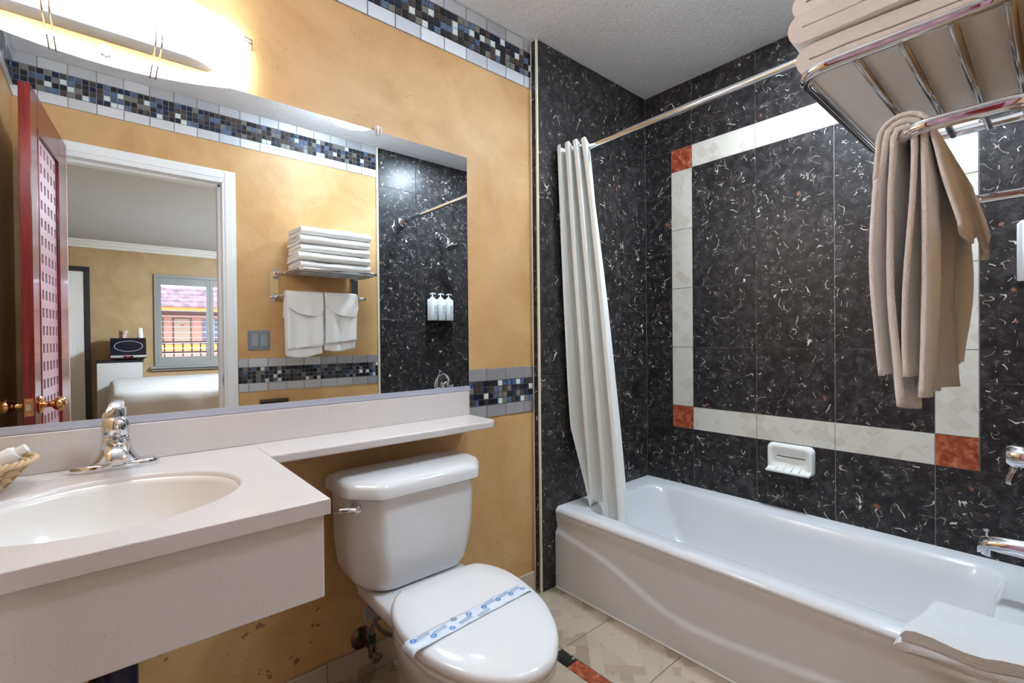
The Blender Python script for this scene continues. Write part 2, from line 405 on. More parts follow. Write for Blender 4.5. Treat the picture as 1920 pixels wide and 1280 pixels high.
# mosaic bands
def band(name, fn, u0, u1, zlo, zhi, rs, start=0.0, barw=.1005):
    bm = B(); r = random.Random(rs)
    hb = .050; m0 = zlo+hb; m1 = zhi-hb; n = 4; c = (m1-m0)/n
    quad(bm, [fn(u0, zlo, .001), fn(u1, zlo, .001), fn(u1, zhi, .001), fn(u0, zhi, .001)], 1)
    u = u0-start
    rects = []
    while u < u1:
        a = max(u, u0); b = min(u+barw, u1)
        if b-a > .004: rects += [(a, b, zlo, m0, 0), (a, b, m1, zhi, 0)]
        u += barw
    k = 0; u = u0
    while u < u1-.004:
        b = min(u+c, u1)
        for i in range(n):
            mi = r.choices([2, 3, 4, 5, 6, 7, 8], [27, 23, 15, 9, 14, 6, 9])[0]
            rects.append((u, b, m0+i*c, m0+(i+1)*c, mi))
        u += c
    tiles(bm, lambda a, b, h: fn(a, b, h+.001), rects, gap=.0014, th=.004)
    return OB(name, bm, [STEEL, DGROUT]+MOS, kind='structure')
back = lambda u, v, h: (u, YP-h, v)
front = lambda u, v, h: (u, h, v)
left = lambda u, v, h: (XL+h, u, v)
band('trim_4', back, XL, XT-.005, 2.194, ZC-.002, 1, .03)
band('trim_5', back, 1.0, XT-.005, .792, .990, 2, .04)
band('trim_6', front, XL, XF-.01, 2.197, ZC-.002, 3, .02)
band('trim_7', front, .562, XF-.01, .820, 1.010, 4, .05)
band('trim_8', left, 0.004, YP, 2.197, ZC-.002, 5)
# door casing and jambs
bm = B()
for x0, x1 in ((DX0-.058, DX0), (DX1, DX1+.058)):
    box(bm, x0, x1, .0002, .010, 0, DZ+.06); 
    box(bm, x0+.006, x1-.018, .0098, .013, 0, DZ+.045) if x0 > 0 else None
box(bm, DX0, DX1, .0002, .010, DZ, DZ+.06); box(bm, DX0, DX1, .0098, .013, DZ+.015, DZ+.05)
box(bm, DX0, DX0+.008, -.13, .0102, 0, DZ); box(bm, DX1-.008, DX1, -.13, .0102, 0, DZ); box(bm, DX0, DX1, -.13, .0102, DZ-.008, DZ)
box(bm, DX1-.022, DX1-.008, -.09, -.04, 0, DZ-.008); box(bm, DX0, DX1, -.09, -.04, DZ-.022, DZ-.008)
OB('trim_9', bm, WHITEPAINT, bevel=.0015, seg=2, kind='structure')
st = thing('strike_plate', 'small steel strike plate let into the white door jamb', 'door hardware', (DX1-.008, -.02, .885))
bm = B(); box(bm, DX1-.0095, DX1-.0078, -.036, -.008, .865, .925); box(bm, DX1-.0100, DX1-.0094, -.028, -.016, .880, .910, 1); OB('plate', bm, [DCHROME, BLACKP], st)

# bathroom floor
bm = B(); box(bm, XL, XR, -.12, YP, -.1, -.0035, 4)
s = .3005; ys = [1.466-k*s for k in range(0, 7)]
rects = []
def floor_tiles(x0, x1, y0, y1, mi): rects.append((x0, x1, y0, y1, mi))
for a, b in zip(ys[:-1], ys[1:]):
    b_ = max(b, -.12)
    if a <= -.12: continue
    for x0, x1 in ((1.224, 1.52), (1.52, 1.82)): floor_tiles(x0, x1, b_, a, 0)
    for x0, x1 in ((.866, 1.168), (.566, .866), (.266, .566), (-.034, .266), (-.298, -.034)):
        floor_tiles(x0, x1, b_, a, 0)
for x0, x1 in ((1.224, 1.52), (.923, 1.224), (.622, .923), (.321, .622), (.02, .321), (-.298, .02)): floor_tiles(x0, x1, 1.466, YP, 0)
y = 1.466
rects += [(1.168, 1.224, 1.166, 1.466, 0), (1.168, 1.224, 1.092, 1.166, 1)]
y = 1.092
while y > -.1:
    rects.append((1.168, 1.224, y-.27, y, 2)); rects.append((1.168, 1.224, max(y-.345, -.12), y-.27, 1)); y -= .345
tiles(bm, lambda u, v, h: (u, v, -.0035+h*.875), rects, gap=.0011)
OB('floor', bm, [FLOORM, MARBLE, RUST, RUST, GROUT], kind='structure')
bm = B()
x = XT-.006
while x > XL:
    x0 = max(x-.3005, XL); box(bm, x0+.0006, x-.0006, YP-.010, YP-.0002, .0005, .092); x -= .3005
OB('baseboard_back', bm, FLOORM, bevel=.003, kind='structure')

# ------------------------------------------------------------------ mirror
mi_ = thing('wall_mirror', 'wide frameless wall mirror above the vanity backsplash', 'mirror', (.38, YP, .915))
bm = B(); box(bm, XL+.002, 1.070, YM, YP-.001, .918, 1.812); OB('mirror_glass', bm, MIRROR, mi_)
bm = B(); box(bm, XL+.002, 1.072, YM-.006, YP-.001, .9105, .9175); box(bm, XL+.002, 1.072, YM-.0032, YM-.0002, .9105, .928); OB('bottom_channel', bm, mat('pale_aluminium', (196, 198, 212), .45, .3), mi_)
bm = B(); lathe(bm, [(.0, 0), (.012, 0), (.012, .004), (.009, .009), (.003, .011)], (.010, YM-.001, 1.813), (0, -1, 0), 12); 
for k in range(8):
    a = 2*PI*k/8; lathe(bm, [(.001, 0), (.0045, .001), (.0045, .006), (.001, .008)], (.010+.010*math.cos(a), YM-.001, 1.813+.010*math.sin(a)), (0, -1, 0), 8)
OB('mirror_clip', bm, mat('clear_clip_plastic', (232, 232, 220), .15), mi_, smooth=True)
bm = B(); tube(bm, catmull([(.700, YP-.002, 1.823), (.700, YM-.008, 1.822), (.702, YM-.010, 1.812), (.703, YM-.007, 1.800)], 5), .0035, 8); tube(bm, catmull([(.712, YP-.002, 1.823), (.712, YM-.008, 1.822), (.713, YM-.010, 1.812), (.713, YM-.007, 1.800)], 5), .003, 8); box(bm, .697, .716, YM-.006, YP-.001, 1.8125, 1.828)
OB('mirror_clip', bm, CAULK, mi_, smooth=True, angle=40)

# ------------------------------------------------------------------ vanity light
vl = thing('vanity_light', 'bathroom wall light with a long bowed frosted glass shade above the mirror', 'wall light', (.0, YP, 1.9))
bm = B(); loft(bm, [[(-.24, YP-.0005, z), (.222, YP-.0005, z), (.232, YP-.022, z), (.192, YP-.055, z), (-.21, YP-.055, z), (-.25, YP-.022, z)] for z in (1.842, 1.985)]); OB('backplate', bm, GREYMETAL, vl, bevel=.003)
def glow(name, strength, col):
    m = mat(name, (250, 246, 236), .25); b = m.node_tree.nodes['Principled BSDF']
    b.inputs['Emission Color'].default_value = col; b.inputs['Emission Strength'].default_value = strength; return m
GLOW = glow('lit_frosted_glass', VANITY_GLOW, (.86, .92, 1, 1)); DGLOW = glow('lit_dome_glass', DOME_GLOW, (.70, .85, 1, 1)); BGLOW = glow('bedroom_fill_glass', BEDROOM_FILL_GLOW, (.80, .90, 1, 1))
TGLOW = glow('lit_tube_lamp', TUBE_GLOW, (.80, .90, 1, 1))
bm = B(); tube(bm, [(-.235, YP-.085, 1.953), (.20, YP-.085, 1.953)], .012, 12); OB('tube_lamp', bm, TGLOW, vl, smooth=True, angle=40)
bm = B(); xs = [-.290+.595*k/36 for k in range(37)]
def bow(x): t = max(-1, min(1, (x-.005)/.30)); return YP-.030-.088*(1-t*t)
front_r = [Vector((x, bow(x), 0)) for x in xs]; rings = []
for p in front_r:
    th = .006; x, y0 = p.x, p.y
    rings.append([(x, y0, 1.827), (x, y0, 1.968), (x, y0+th, 1.968), (x, y0+th, 1.827)])
loft(bm, rings); OB('glass_shade', bm, GLOW, vl, smooth=True, angle=40)
for x in (-.094, .100):
    for dx in (0, .012):
        bm = B(); y = bow(x)
        tube(bm, roundcorner([(x+dx, YP-.03, 1.822), (x+dx, y-.005, 1.822), (x+dx, y-.005, 1.858)], .006), .0022, 8); OB('clip_rod', bm, DCHROME, vl, smooth=True)
for dz in (0, .010):
    bm = B(); tube(bm, [(.296, bow(.3)-.003, 1.946+dz), (.322, bow(.3)+.001, 1.944+dz), (.330, YP-.001, 1.943+dz)], .0022, 8); OB('clip_rod', bm, DCHROME, vl, smooth=True)
cl = thing('ceiling_light', 'round ceiling dome light over the middle of the bathroom', 'ceiling light', (1.03, .53, ZC))
bm = B(); lathe(bm, [(.16, -.001), (.165, -.02), (.15, -.03), (.14, -.03)], (1.03, .53, ZC), (0, 0, 1), 40); OB('base_ring', bm, CHROME, cl, smooth=True, angle=40)
bm = B(); lathe(bm, [(.142, -.026), (.142, -.095), (.130, -.110), (.09, -.116), (.04, -.119), (.0, -.1195)], (1.03, .53, ZC), (0, 0, 1), 40); OB('glass_dome', bm, DGLOW, cl, smooth=True)

tl = thing('tub_fill_light', 'added round ceiling fill light above the bathtub, out of view', 'ceiling light', (1.80, .44, ZC))  # invented lamp, kept out of view, added to brighten the tub side
bm = B(); lathe(bm, [(.10, -.0005), (.125, -.0005), (.124, -.006), (.105, -.008), (.100, -.004)], (1.80, .44, ZC), (0, 0, 1), 40); OB('trim_ring', bm, WHITEPAINT, tl, smooth=True, angle=40)
bm = B(); lathe(bm, [(.0, -.001), (.102, -.001), (.102, -.004), (.0, -.006)], (1.80, .44, ZC), (0, 0, 1), 40); OB('lens', bm, glow('fill_lens', TUB_FILL_GLOW, (.74, .87, 1, 1)), tl)

# ------------------------------------------------------------------ vanity counter
CX1, CY0, CZ = .314, .885, .818
va = thing('vanity_countertop', 'speckled cream vanity countertop with oval sink, deep apron and narrow ledge over the toilet', 'vanity', (0, 1.2, CZ))
scx, scy, sa, sb = .005, 1.152, .212, .186
SG = 64
def ell(t, a, b, z): return (scx+a*math.cos(t), scy+b*math.sin(t), z)
bm = B()
# top face with an oval hole: fan from ellipse to outline
def ray_rect(t):
    dx, dy = math.cos(t)*sa, math.sin(t)*sb
    x0, x1, y0, y1 = XL+.001, CX1, CY0, 1.3195
    k = 1e9
    if dx > 1e-9: k = min(k, (x1-scx)/dx)
    if dx < -1e-9: k = min(k, (x0-scx)/dx)
    if dy > 1e-9: k = min(k, (1.44-scy)/dy)
    if dy < -1e-9: k = min(k, (y0-scy)/dy)
    return (scx+dx*k, scy+dy*k)
ts = sorted([2*PI*k/SG for k in range(SG)]+[math.atan2((yy-scy)/sb, (xx-scx)/sa) % (2*PI) for xx in (XL+.001, CX1) for yy in (CY0, 1.44)])
outer = [bm.verts.new((*ray_rect(t), CZ)) for t in ts]; inner = [bm.verts.new(ell(t, sa, sb, CZ)) for t in ts]
inn2 = [bm.verts.new(ell(t, sa-.004, sb-.004, CZ-.003)) for t in ts]; inn3 = [bm.verts.new(ell(t, sa-.007, sb-.007, CZ-.012)) for t in ts]
n = len(ts)
for i in range(n):
    j = (i+1) % n
    bm.faces.new((outer[i], outer[j], inner[j], inner[i]))
    f = bm.faces.new((inner[i], inner[j], inn2[j], inn2[i])); f.smooth = True
    f = bm.faces.new((inn2[i], inn2[j], inn3[j], inn3[i])); f.smooth = True
ob = [bm.verts.new((v.co.x, v.co.y, CZ-.028)) for v in outer]
for i in range(n):
    j = (i+1) % n
    if abs(outer[i].co.y-1.44) < 1e-5 and abs(outer[j].co.y-1.44) < 1e-5: continue
    bm.faces.new((outer[i], ob[i], ob[j], outer[j]))
OB('countertop', bm, COUNTER, va, bevel=.007, seg=4)
bm = B(); box(bm, XL+.001, CX1, 1.44, 1.4945, CZ-.028, CZ); OB('rear_deck', bm, COUNTER, va)
bm = B(); loft(bm, [[(CX1-.0005, 1.322, z), (1.045, 1.322, z), (1.068, 1.345, z), (1.068, YP-.001, z), (CX1-.0005, YP-.001, z)] for z in (CZ-.026, CZ)]); OB('ledge', bm, COUNTER, va, bevel=.006, seg=4)
bm = B(); box(bm, XL+.001, 1.066, 1.4945, YP-.001, CZ, .909); OB('backsplash', bm, COUNTER, va, bevel=.002)
bm = B(); box(bm, XL+.001, CX1-.010, CY0+.008, CY0+.026, .635, CZ-.0275); OB('apron', bm, COUNTER, va, bevel=.003)
bm = B(); prof = [(1.0, -.010), (.985, -.022), (.93, -.055), (.84, -.095), (.68, -.125), (.45, -.142), (.12, -.150), (.10, -.152)]
rings = [[ell(2*PI*k/64, (sa-.006)*q, (sb-.006)*q, CZ+z) for k in range(64)] for q, z in prof]
loft(bm, rings, True, False, True); OB('sink_basin', bm, SINKM, va, smooth=True, solid=.006)
bm = B(); lathe(bm, [(.0, .002), (.016, .002), (.022, .0035), (.024, 0), (.024, -.004), (.0, -.004)], (scx, scy, CZ-.149), (0, 0, 1), 24); OB('drain', bm, CHROME, va, smooth=True)

# faucet
fc = thing('sink_faucet', 'chrome single-lever faucet on the rear deck of the oval sink', 'faucet', (.016, 1.445, CZ))
fx, fy = .016, 1.440
bm = B()
def plan(w, d, z, yo=0, n=40):
    out = []
    for k in range(n):
        a = 2*PI*k/n; c, s_ = math.cos(a), math.sin(a)
        out.append((fx+w*(abs(c)**.75)*(1 if c > 0 else -1), fy+yo+d*(abs(s_)**.9)*(1 if s_ > 0 else -1), z))
    return out
loft(bm, [plan(.080, .026, CZ+.0003), plan(.081, .027, CZ+.004), plan(.081, .027, CZ+.012), plan(.078, .024, CZ+.0155)])
OB('base_plate', bm, CHROME, fc, smooth=True, angle=50)
bm = B(); loft(bm, [plan(.050, .025, CZ+.012), plan(.042, .027, CZ+.022, -.002), plan(.033, .027, CZ+.038, -.004), plan(.0275, .0265, CZ+.058, -.004), plan(.0245, .0245, CZ+.080, -.004)])
OB('body', bm, CHROME, fc, smooth=True)
bm = B()
sp = [((fx, fy-.005, CZ+.046), .026, .024), ((fx, fy-.035, CZ+.056), .025, .019), ((fx, fy-.070, CZ+.058), .023, .015), ((fx, fy-.100, CZ+.053), .021, .013), ((fx, fy-.118, CZ+.046), .018, .011), ((fx, fy-.122, CZ+.038), .008, .005)]
loft(bm, [[(c[0]+a*math.cos(2*PI*k/24), c[1]+b*.5*math.sin(2*PI*k/24), c[2]+b*math.sin(2*PI*k/24)) for k in range(24)] for c, a, b in sp])
lathe(bm, [(.0105, 0), (.0105, -.012), (.009, -.014)], (fx, fy-.104, CZ+.043), (0, 0, 1), 20)
OB('spout', bm, CHROME, fc, smooth=True, angle=60)
hd = None
bm = B(); lathe(bm, [(.0240, .078), (.0265, .083), (.0260, .099), (.0235, .113), (.015, .121), (.002, .123)], (fx, fy-.004, CZ), (0, -.06, 1), 28)
hd = OB('handle', bm, CHROME, fc, smooth=True)
bm = B()
lv = [((fx, fy-.016, CZ+.122), .016, .009), ((fx, fy+.004, CZ+.135), .0135, .006), ((fx, fy+.026, CZ+.150), .012, .0038), ((fx, fy+.040, CZ+.158), .011, .003)]
lv = [((fx, fy+.008, CZ+.108), .020, .010), ((fx+.001, fy-.004, CZ+.122), .018, .0075), ((fx+.004, fy-.018, CZ+.134), .0155, .005), ((fx+.007, fy-.032, CZ+.143), .013, .0035), ((fx+.008, fy-.037, CZ+.145), .008, .002)]
loft(bm, [[(c[0]+a*math.cos(2*PI*k/24), c[1]-b*.5*math.sin(2*PI*k/24), c[2]+b*math.sin(2*PI*k/24)) for k in range(24)] for c, a, b in lv]); SUBP('lever', bm, CHROME, hd, smooth=True)
bm = B(); lathe(bm, [(.0035, 0), (.0035, .0012)], (fx-.002, fy-.030, CZ+.105), (0, -1, 0), 12); SUBP('hot_mark', bm, REDDOT, hd)
bm = B(); lathe(bm, [(.0038, 0), (.0038, .0012)], (fx+.003, fy-.030, CZ+.105), (0, -1, 0), 12); SUBP('cold_mark', bm, BLUEDOT, hd)

# wicker basket and the bottle in it
bx, by = -.205, 1.385
bk = thing('wicker_basket', 'small straw wicker basket at the left end of the countertop', 'basket', (bx, by, CZ))
bm = B()
for r_ in range(7):
    z = CZ+.006+r_*.0072; rad = .048+r_*.0058
    pts = []
    for k in range(96):
        a = 2*PI*k/96; w_ = .0022*math.sin(12*a+PI*(r_ % 2)); pts.append((bx+(rad+w_)*math.cos(a), by+(rad+w_)*math.sin(a), z))
    tube(bm, pts, .0036, 6, closed=True)
lathe(bm, [(.0, .0), (.048, .0), (.050, .003), (.0, .004)], (bx, by, CZ+.0005), (0, 0, 1), 32)
OB('woven_body', bm, WICK, bk, smooth=True)
bm = B()
for ph in (0, PI):
    pts = []
    for k in range(160):
        a = 2*PI*k/160; pts.append((bx+(.092+.0035*math.cos(20*a+ph))*math.cos(a), by+(.092+.0035*math.cos(20*a+ph))*math.sin(a), CZ+.0565+.0032*math.sin(20*a+ph)))
    tube(bm, pts, .0038, 6, closed=True)
OB('rim', bm, WICK, bk, smooth=True)
for k in range(12):
    a = 2*PI*(k+.5)/12; bm = B(); tube(bm, [(bx+.047*math.cos(a), by+.047*math.sin(a), CZ+.003), (bx+.070*math.cos(a), by+.070*math.sin(a), CZ+.03), (bx+.089*math.cos(a), by+.089*math.sin(a), CZ+.054)], .0028, 6); OB('stake', bm, WICK2, bk, smooth=True)
tb = thing('toiletry_bottle', 'small white toiletry bottle leaning in the wicker basket', 'bottle', (bx+.01, by, CZ+.02))
ax = Vector((-.75, .1, -.42)); o_ = Vector((bx+.012, by-.02, CZ+.044))
bm = B(); lathe(bm, [(.0, 0), (.014, 0), (.0155, .003), (.0155, .060), (.012, .066)], o_, -ax, 20); OB('bottle_body', bm, PLASTICW, tb, smooth=True, angle=50)
bm = B(); lathe(bm, [(.009, .066), (.009, .082), (.0, .083)], o_, -ax, 16); OB('cap', bm, PLASTICW, tb, smooth=True, angle=50)
# drain trap below the sink
dp = thing('sink_drain_trap', 'drain pipe in dark blue wrap hanging below the sink apron', 'pipe', (.02, 1.16, .66))
bm = B(); tube(bm, roundcorner([(.005, 1.152, .655), (.005, 1.152, .40), (.005, 1.33, .40), (.005, 1.33, .50), (.005, YP-.012, .50)], .07, 8), .036, 20); OB('wrapped_trap', bm, BLUEW, dp, smooth=True)
bm = B(); lathe(bm, [(.05, 0), (.05, .004), (.038, .010), (.0, .010)], (.005, YP-.001, .50), (0, -1, 0), 28); OB('wall_flange', bm, CHROME, dp, smooth=True, angle=40)

# ------------------------------------------------------------------ toilet
TX, SX = .740, .714
to = thing('toilet', 'white two-piece toilet with closed lid between vanity and bathtub', 'toilet', (TX, 1.1, 0))
def tank_ring(z, hw, hf, yf, yb, yc, n=7, cx=TX):
    """plan of the tank: flat front panel (half width hf), chamfers back to hw at yc"""
    P = [(cx-hw, yb), (cx-hw, yc), (cx-hf, yf), (cx+hf, yf), (cx+hw, yc), (cx+hw, yb)]
    out = []; L = len(P)
    for i in range(L):
        p = Vector(P[i]); a = (Vector(P[i-1])-p); b = (Vector(P[(i+1) % L])-p); r = min(.025, a.length*.4, b.length*.4)
        s_ = p+a.normalized()*r; e = p+b.normalized()*r
        for k in range(n):
            t = k/(n-1); q = (1-t)**2*s_+2*t*(1-t)*p+t*t*e; out.append((q.x, q.y, z))
    return out
bm = B()
loft(bm, [tank_ring(.372, .150, .115, 1.290, 1.430, 1.335), tank_ring(.380, .178, .125, 1.278, 1.440, 1.335), tank_ring(.405, .200, .135, 1.268, 1.452, 1.335), tank_ring(.44, .213, .140, 1.262, 1.458, 1.335), tank_ring(.52, .221, .150, 1.254, 1.462, 1.335), tank_ring(.665, .224, .156, 1.246, 1.464, 1.335)])
OB('tank', bm, PORC, to, smooth=True, angle=60)
bm = B()
loft(bm, [tank_ring(.660, .232, .162, 1.238, 1.470, 1.325), tank_ring(.665, .240, .168, 1.230, 1.476, 1.322), tank_ring(.690, .240, .168, 1.230, 1.476, 1.322), tank_ring(.703, .232, .160, 1.240, 1.468, 1.328), tank_ring(.709, .215, .145, 1.258, 1.452, 1.335)])
OB('tank_lid', bm, PORC, to, smooth=True, angle=55)
fl = None
bm = B(); lathe(bm, [(.0, .0), (.017, .0), (.018, .006), (.015, .014), (.0, .018)], (TX-.204, 1.308, .632), (-.55, -.83, 0), 24)
fl = OB('flush_lever', bm, CHROME, to, smooth=True, angle=50)
bm = B(); o_ = Vector((TX-.204, 1.308, .632))+Vector((-.55, -.83, 0))*.014
tube(bm, catmull([o_, o_+Vector((-.020, .006, .003)), o_+Vector((-.038, .018, .003)), o_+Vector((-.048, .027, .000))], 6), [.012]*7+[.011]*6+[.010]*5+[.007], 14, flat=.8)
SUBP('lever_arm', bm, CHROME, fl, smooth=True)
# plan outline of lid / seat / bowl rim
OUT = [(0, .708), (.045, .716), (.085, .744), (.122, .784), (.150, .832), (.174, .893), (.186, .958), (.190, 1.03), (.184, 1.09), (.166, 1.142), (.142, 1.177), (.118, 1.190), (.06, 1.196), (0, 1.197)]
def outline(sc=1.0, z=0, dy=0, ysc=1.0, cx=SX, back=None):
    half = [(Vector((x, y, 0))) for x, y in OUT]; full = half+[Vector((-p.x, p.y, 0)) for p in half[-2:0:-1]]
    pts = catmull(full, 4, True); cy = .96
    res_ = []
    for p in pts:
        y = cy+(p.y-cy)*sc*ysc+dy
        res_.append((cx+p.x*sc+(y-1.05)*.10, y, z))
    return res_
bm = B(); loft(bm, [outline(.97, .396), outline(1.0, .400), outline(1.0, .410), outline(.985, .418), outline(.95, .4225), outline(.7, .425), outline(.3, .426)])
OB('seat_lid', bm, PLASTICW, to, smooth=True)
bm = B(); loft(bm, [outline(.955, .3775), outline(.985, .381), outline(.985, .390), outline(.96, .394)]); OB('seat', bm, PLASTICW, to, smooth=True)
bm = B()
def bowl(z, hx, y0, y1, n=48, p=2.3, cx=SX):
    cy = (y0+y1)/2; hy = (y1-y0)/2; out = []
    for k in range(n):
        a = 2*PI*k/n-PI/2; c, s_ = math.cos(a), math.sin(a)
        yy = cy+hy*(abs(s_)**(2/p))*(1 if s_ >= 0 else -1); k2 = 1-.16*max(0, (cy-yy)/hy)**1.5; out.append((cx+hx*k2*(abs(c)**(2/p))*(1 if c >= 0 else -1)+(yy-1.05)*.10, yy, z))
    return out
loft(bm, [bowl(0.001, .112, .86, 1.36, p=2.8), bowl(.02, .108, .865, 1.36, p=2.8), bowl(.10, .105, .87, 1.36, p=2.6), bowl(.18, .122, .83, 1.36, p=2.4), bowl(.26, .152, .775, 1.34), bowl(.32, .172, .738, 1.30), bowl(.355, .181, .722, 1.26), bowl(.372, .180, .722, 1.25), bowl(.3765, .172, .732, 1.24)])
OB('bowl', bm, PORC, to, smooth=True)
bm = B(); loft(bm, [rrect(SX-.10, TX+.13, 1.15, 1.42, .03, .28), rrect(SX-.135, TX+.145, 1.13, 1.44, .035, .33), rrect(SX-.14, TX+.148, 1.13, 1.44, .035, .362), rrect(SX-.132, TX+.140, 1.14, 1.43, .03, .371)]); OB('tank_deck', bm, PORC, to, smooth=True, angle=60)
for dx in (-.07, .07):
    bm = B(); tube(bm, [(SX+dx-.025, 1.205, .397), (SX+dx+.025, 1.205, .397)], .011, 14); box(bm, SX+dx-.02, SX+dx+.02, 1.195, 1.225, .3705, .395); OB('hinge', bm, PLASTICW, to, smooth=True, angle=40)

# sanitary band across the lid
sbn = thing('sanitary_paper_band', 'paper sanitary band printed with blue flowers across the closed toilet lid', 'paper band', (SX, .98, .427))
A_ = Vector((.507, .944, 0)); E_ = Vector((.862, .962, 0)); dirv = (E_-A_).normalized(); nv = Vector((-dirv.y, dirv.x, 0)); wv = .023
bm = B(); NS = 40; L = (E_-A_).length
def lid_z(p):
    return .4285
rows = []
for i in range(NS+1):
    t = -.010+(L+.020)*i/NS; base = A_+dirv*t
    z = .4285+.0006*math.sin(i*.9)
    over = max(0, -t, t-L); z -= over*1.1
    zz = z; row = []
    for j in range(5):
        s_ = (j/4-.5)*2*wv
        row.append((base.x+nv.x*s_, base.y+nv.y*s_, zz+.0012*abs(math.sin(i*.45+j))))
    rows.append(row)
loft(bm, rows, False, False, False); OB('paper', bm, PAPER, sbn, smooth=True, solid=.0005)
k = 0
for i, t in enumerate([.012, .056, .105, .128, .168, .214, .262, .305, .345]):
    s_ = (.010, -.006, -.012, .014, .006, .002, .003, -.001, -.004)[i]
    c = A_+dirv*t+nv*s_; bm = B()
    for q in range(9):
        a = 2*PI*q/9; d = Vector((math.cos(a), math.sin(a), 0)); e = Vector((-d.y, d.x, 0))
        pts = [c+d*.0022, c+d*.0045+e*.0013, c+d*.0075+e*.0010, c+d*.0085, c+d*.0075-e*.0010, c+d*.0045-e*.0013]
        bm.faces.new([bm.verts.new((p.x, p.y, .4312)) for p in pts])
    OB('printed_flower', bm, INK if i != 3 else GREYINK, sbn, solid=.0003)
for i, (t, s_, rot) in enumerate([(.035, .012, .25), (.080, .006, .25), (.148, -.006, .25), (.200, -.013, .25), (.235, .012, .25), (.285, .012, .22), (.325, .010, .22)]):
    c = A_+dirv*t+nv*s_; a = math.atan2(dirv.y, dirv.x)+rot*.5
    bm = text_mesh('SANITIZED', .0085, frame_mtx(Vector((c.x, c.y, .4310)), (math.cos(a), math.sin(a), 0), (-math.sin(a), math.cos(a), 0)))
    OB('printed_word', bm, PALEINK, sbn)
    bm = text_mesh('FOR YOUR PROTECTION', .0035, frame_mtx(Vector((c.x, c.y, .4310))-nv*.0062, (math.cos(a), math.sin(a), 0), (-math.sin(a), math.cos(a), 0)))
    OB('printed_line', bm, PALEINK, sbn)

# supply line and stop valve
VX = .632
sv = thing('shutoff_valve', 'chrome water shut-off valve low on the wall left of the toilet', 'valve', (VX, YP, .13))
bm = B(); lathe(bm, [(.0, .0), (.036, .0), (.036, .003), (.028, .008), (.012, .010), (.0, .010)], (VX, YP-.0005, .125), (0, -1, 0), 30); OB('wall_flange', bm, NICKEL, sv, smooth=True, angle=40)
bm = B(); tube(bm, [(VX, YP-.008, .125), (VX, 1.43, .125)], .008, 14); lathe(bm, [(.012, -.02), (.013, 0), (.012, .02), (.010, .03)], (VX, 1.43, .125), (0, 0, 1), 16); OB('valve_body', bm, NICKEL, sv, smooth=True, angle=40)
bm = B(); lathe(bm, [(.006, 0), (.006, .015), (.017, .017), (.018, .024), (.0, .026)], (VX, 1.42, .120), (.1, -1, -.25), 12); OB('oval_handle', bm, DCHROME, sv, smooth=True, angle=40)
sl = thing('toilet_supply_line', 'grey braided water hose looping from the wall valve to the toilet tank', 'hose', (VX, 1.42, .16))
bm = B(); tube(bm, catmull([(VX, 1.43, .165), (VX+.002, 1.43, .20), (VX+.030, 1.42, .228), (VX+.075, 1.40, .215), (VX+.090, 1.39, .185), (VX+.060, 1.38, .172), (VX+.015, 1.38, .200), (VX-.015, 1.38, .25), (VX-.020, 1.385, .31), (VX-.020, 1.39, .340)], 8), .0068, 10); OB('hose', bm, HOSE, sl, smooth=True)
bm = B(); lathe(bm, [(.012, 0), (.012, .022), (.009, .026)], (VX, 1.43, .150), (0, 0, 1), 10); OB('lower_nut', bm, TEAL, sl)
bm = B(); lathe(bm, [(.009, 0), (.009, .016)], (VX-.020, 1.39, .335), (0, 0, 1), 10); OB('ferrule', bm, BLACKP, sl)
bm = B(); lathe(bm, [(.015, 0), (.017, .003), (.017, .018), (.014, .020)], (VX-.020, 1.39, .351), (0, 0, 1), 12); OB('upper_nut', bm, PORC, sl)
bm = B(); P = [(-.026, .020), (-.030, 0), (-.026, -.022), (-.012, -.030), (.010, -.026), (.009, .030), (-.008, .032)]
bm.faces.new([bm.verts.new((VX-.026+x, 1.372+x*.2, .285+z)) for x, z in P]); tg = OB('paper_tag', bm, TAGM, sl, solid=.0012)
for r_ in range(6):
    bm = B(); z = .303-r_*.0075; box(bm, VX-.048, VX-.022, 1.3668, 1.3676, z, z+.0022); SUBP('tag_print', bm, GREYINK, tg)

# ------------------------------------------------------------------ bathtub
ta = thing('bathtub', 'white enamelled alcove bathtub with sculpted apron', 'bathtub', (1.87, .75, 0))
TX0, TX1, TY0, TY1, TZ = 1.518, XR-.001, .006, YT-.002, .357
curve = [(1.60, .27), (1.375, .239), (1.164, .200), (1.018, .140), (.929, .110), (.77, .106), (.586, .125), (.369, .152), (.15, .185), (-.1, .22)]
def zc(y):
    for (a, za), (b, zb) in zip(curve[:-1], curve[1:]):
        if b <= y <= a:
            t = (a-y)/(a-b); t2 = t
            return za+(zb-za)*t2
    return .2
def smooth(t): t = max(0, min(1, t)); return t*t*(3-2*t)
bm = B(); rows = []
NY, NZ = 90, 60
for j in range(NZ+1):
    z = .0005+(TZ-.028)*j/NZ; row = []
    for i in range(NY+1):
        y = TY0+(TY1-TY0)*i/NY
        zcc = sum(zc(y+d) for d in (-.08, -.05, -.02, 0, .02, .05, .08))/7
        x = TX0-.004+.012*smooth((z-zcc+.012)/.024)-.008*smooth((z-.27)/.055)
        row.append((x, y, z))
    rows.append(row)
for k in range(1, 8):   # rolled top edge
    a = PI/2*k/7; row = []
    for i in range(NY+1):
        y = TY0+(TY1-TY0)*i/NY; row.append((TX0-.004+.028*(1-math.cos(a)), y, TZ-.028+.028*math.sin(a)))
    rows.append(row)
loft(bm, rows, False, False, False); OB('apron', bm, TUBM, ta, smooth=True)
bm = B(); xa = TX0-.004+.028
nn = 8
def rr2(x0, x1, y0, y1, r, z): return rrect(x0, x1, y0, y1, r, z, nn)
outer_ring = rr2(xa, TX1, TY0, TY1, .0005, TZ)
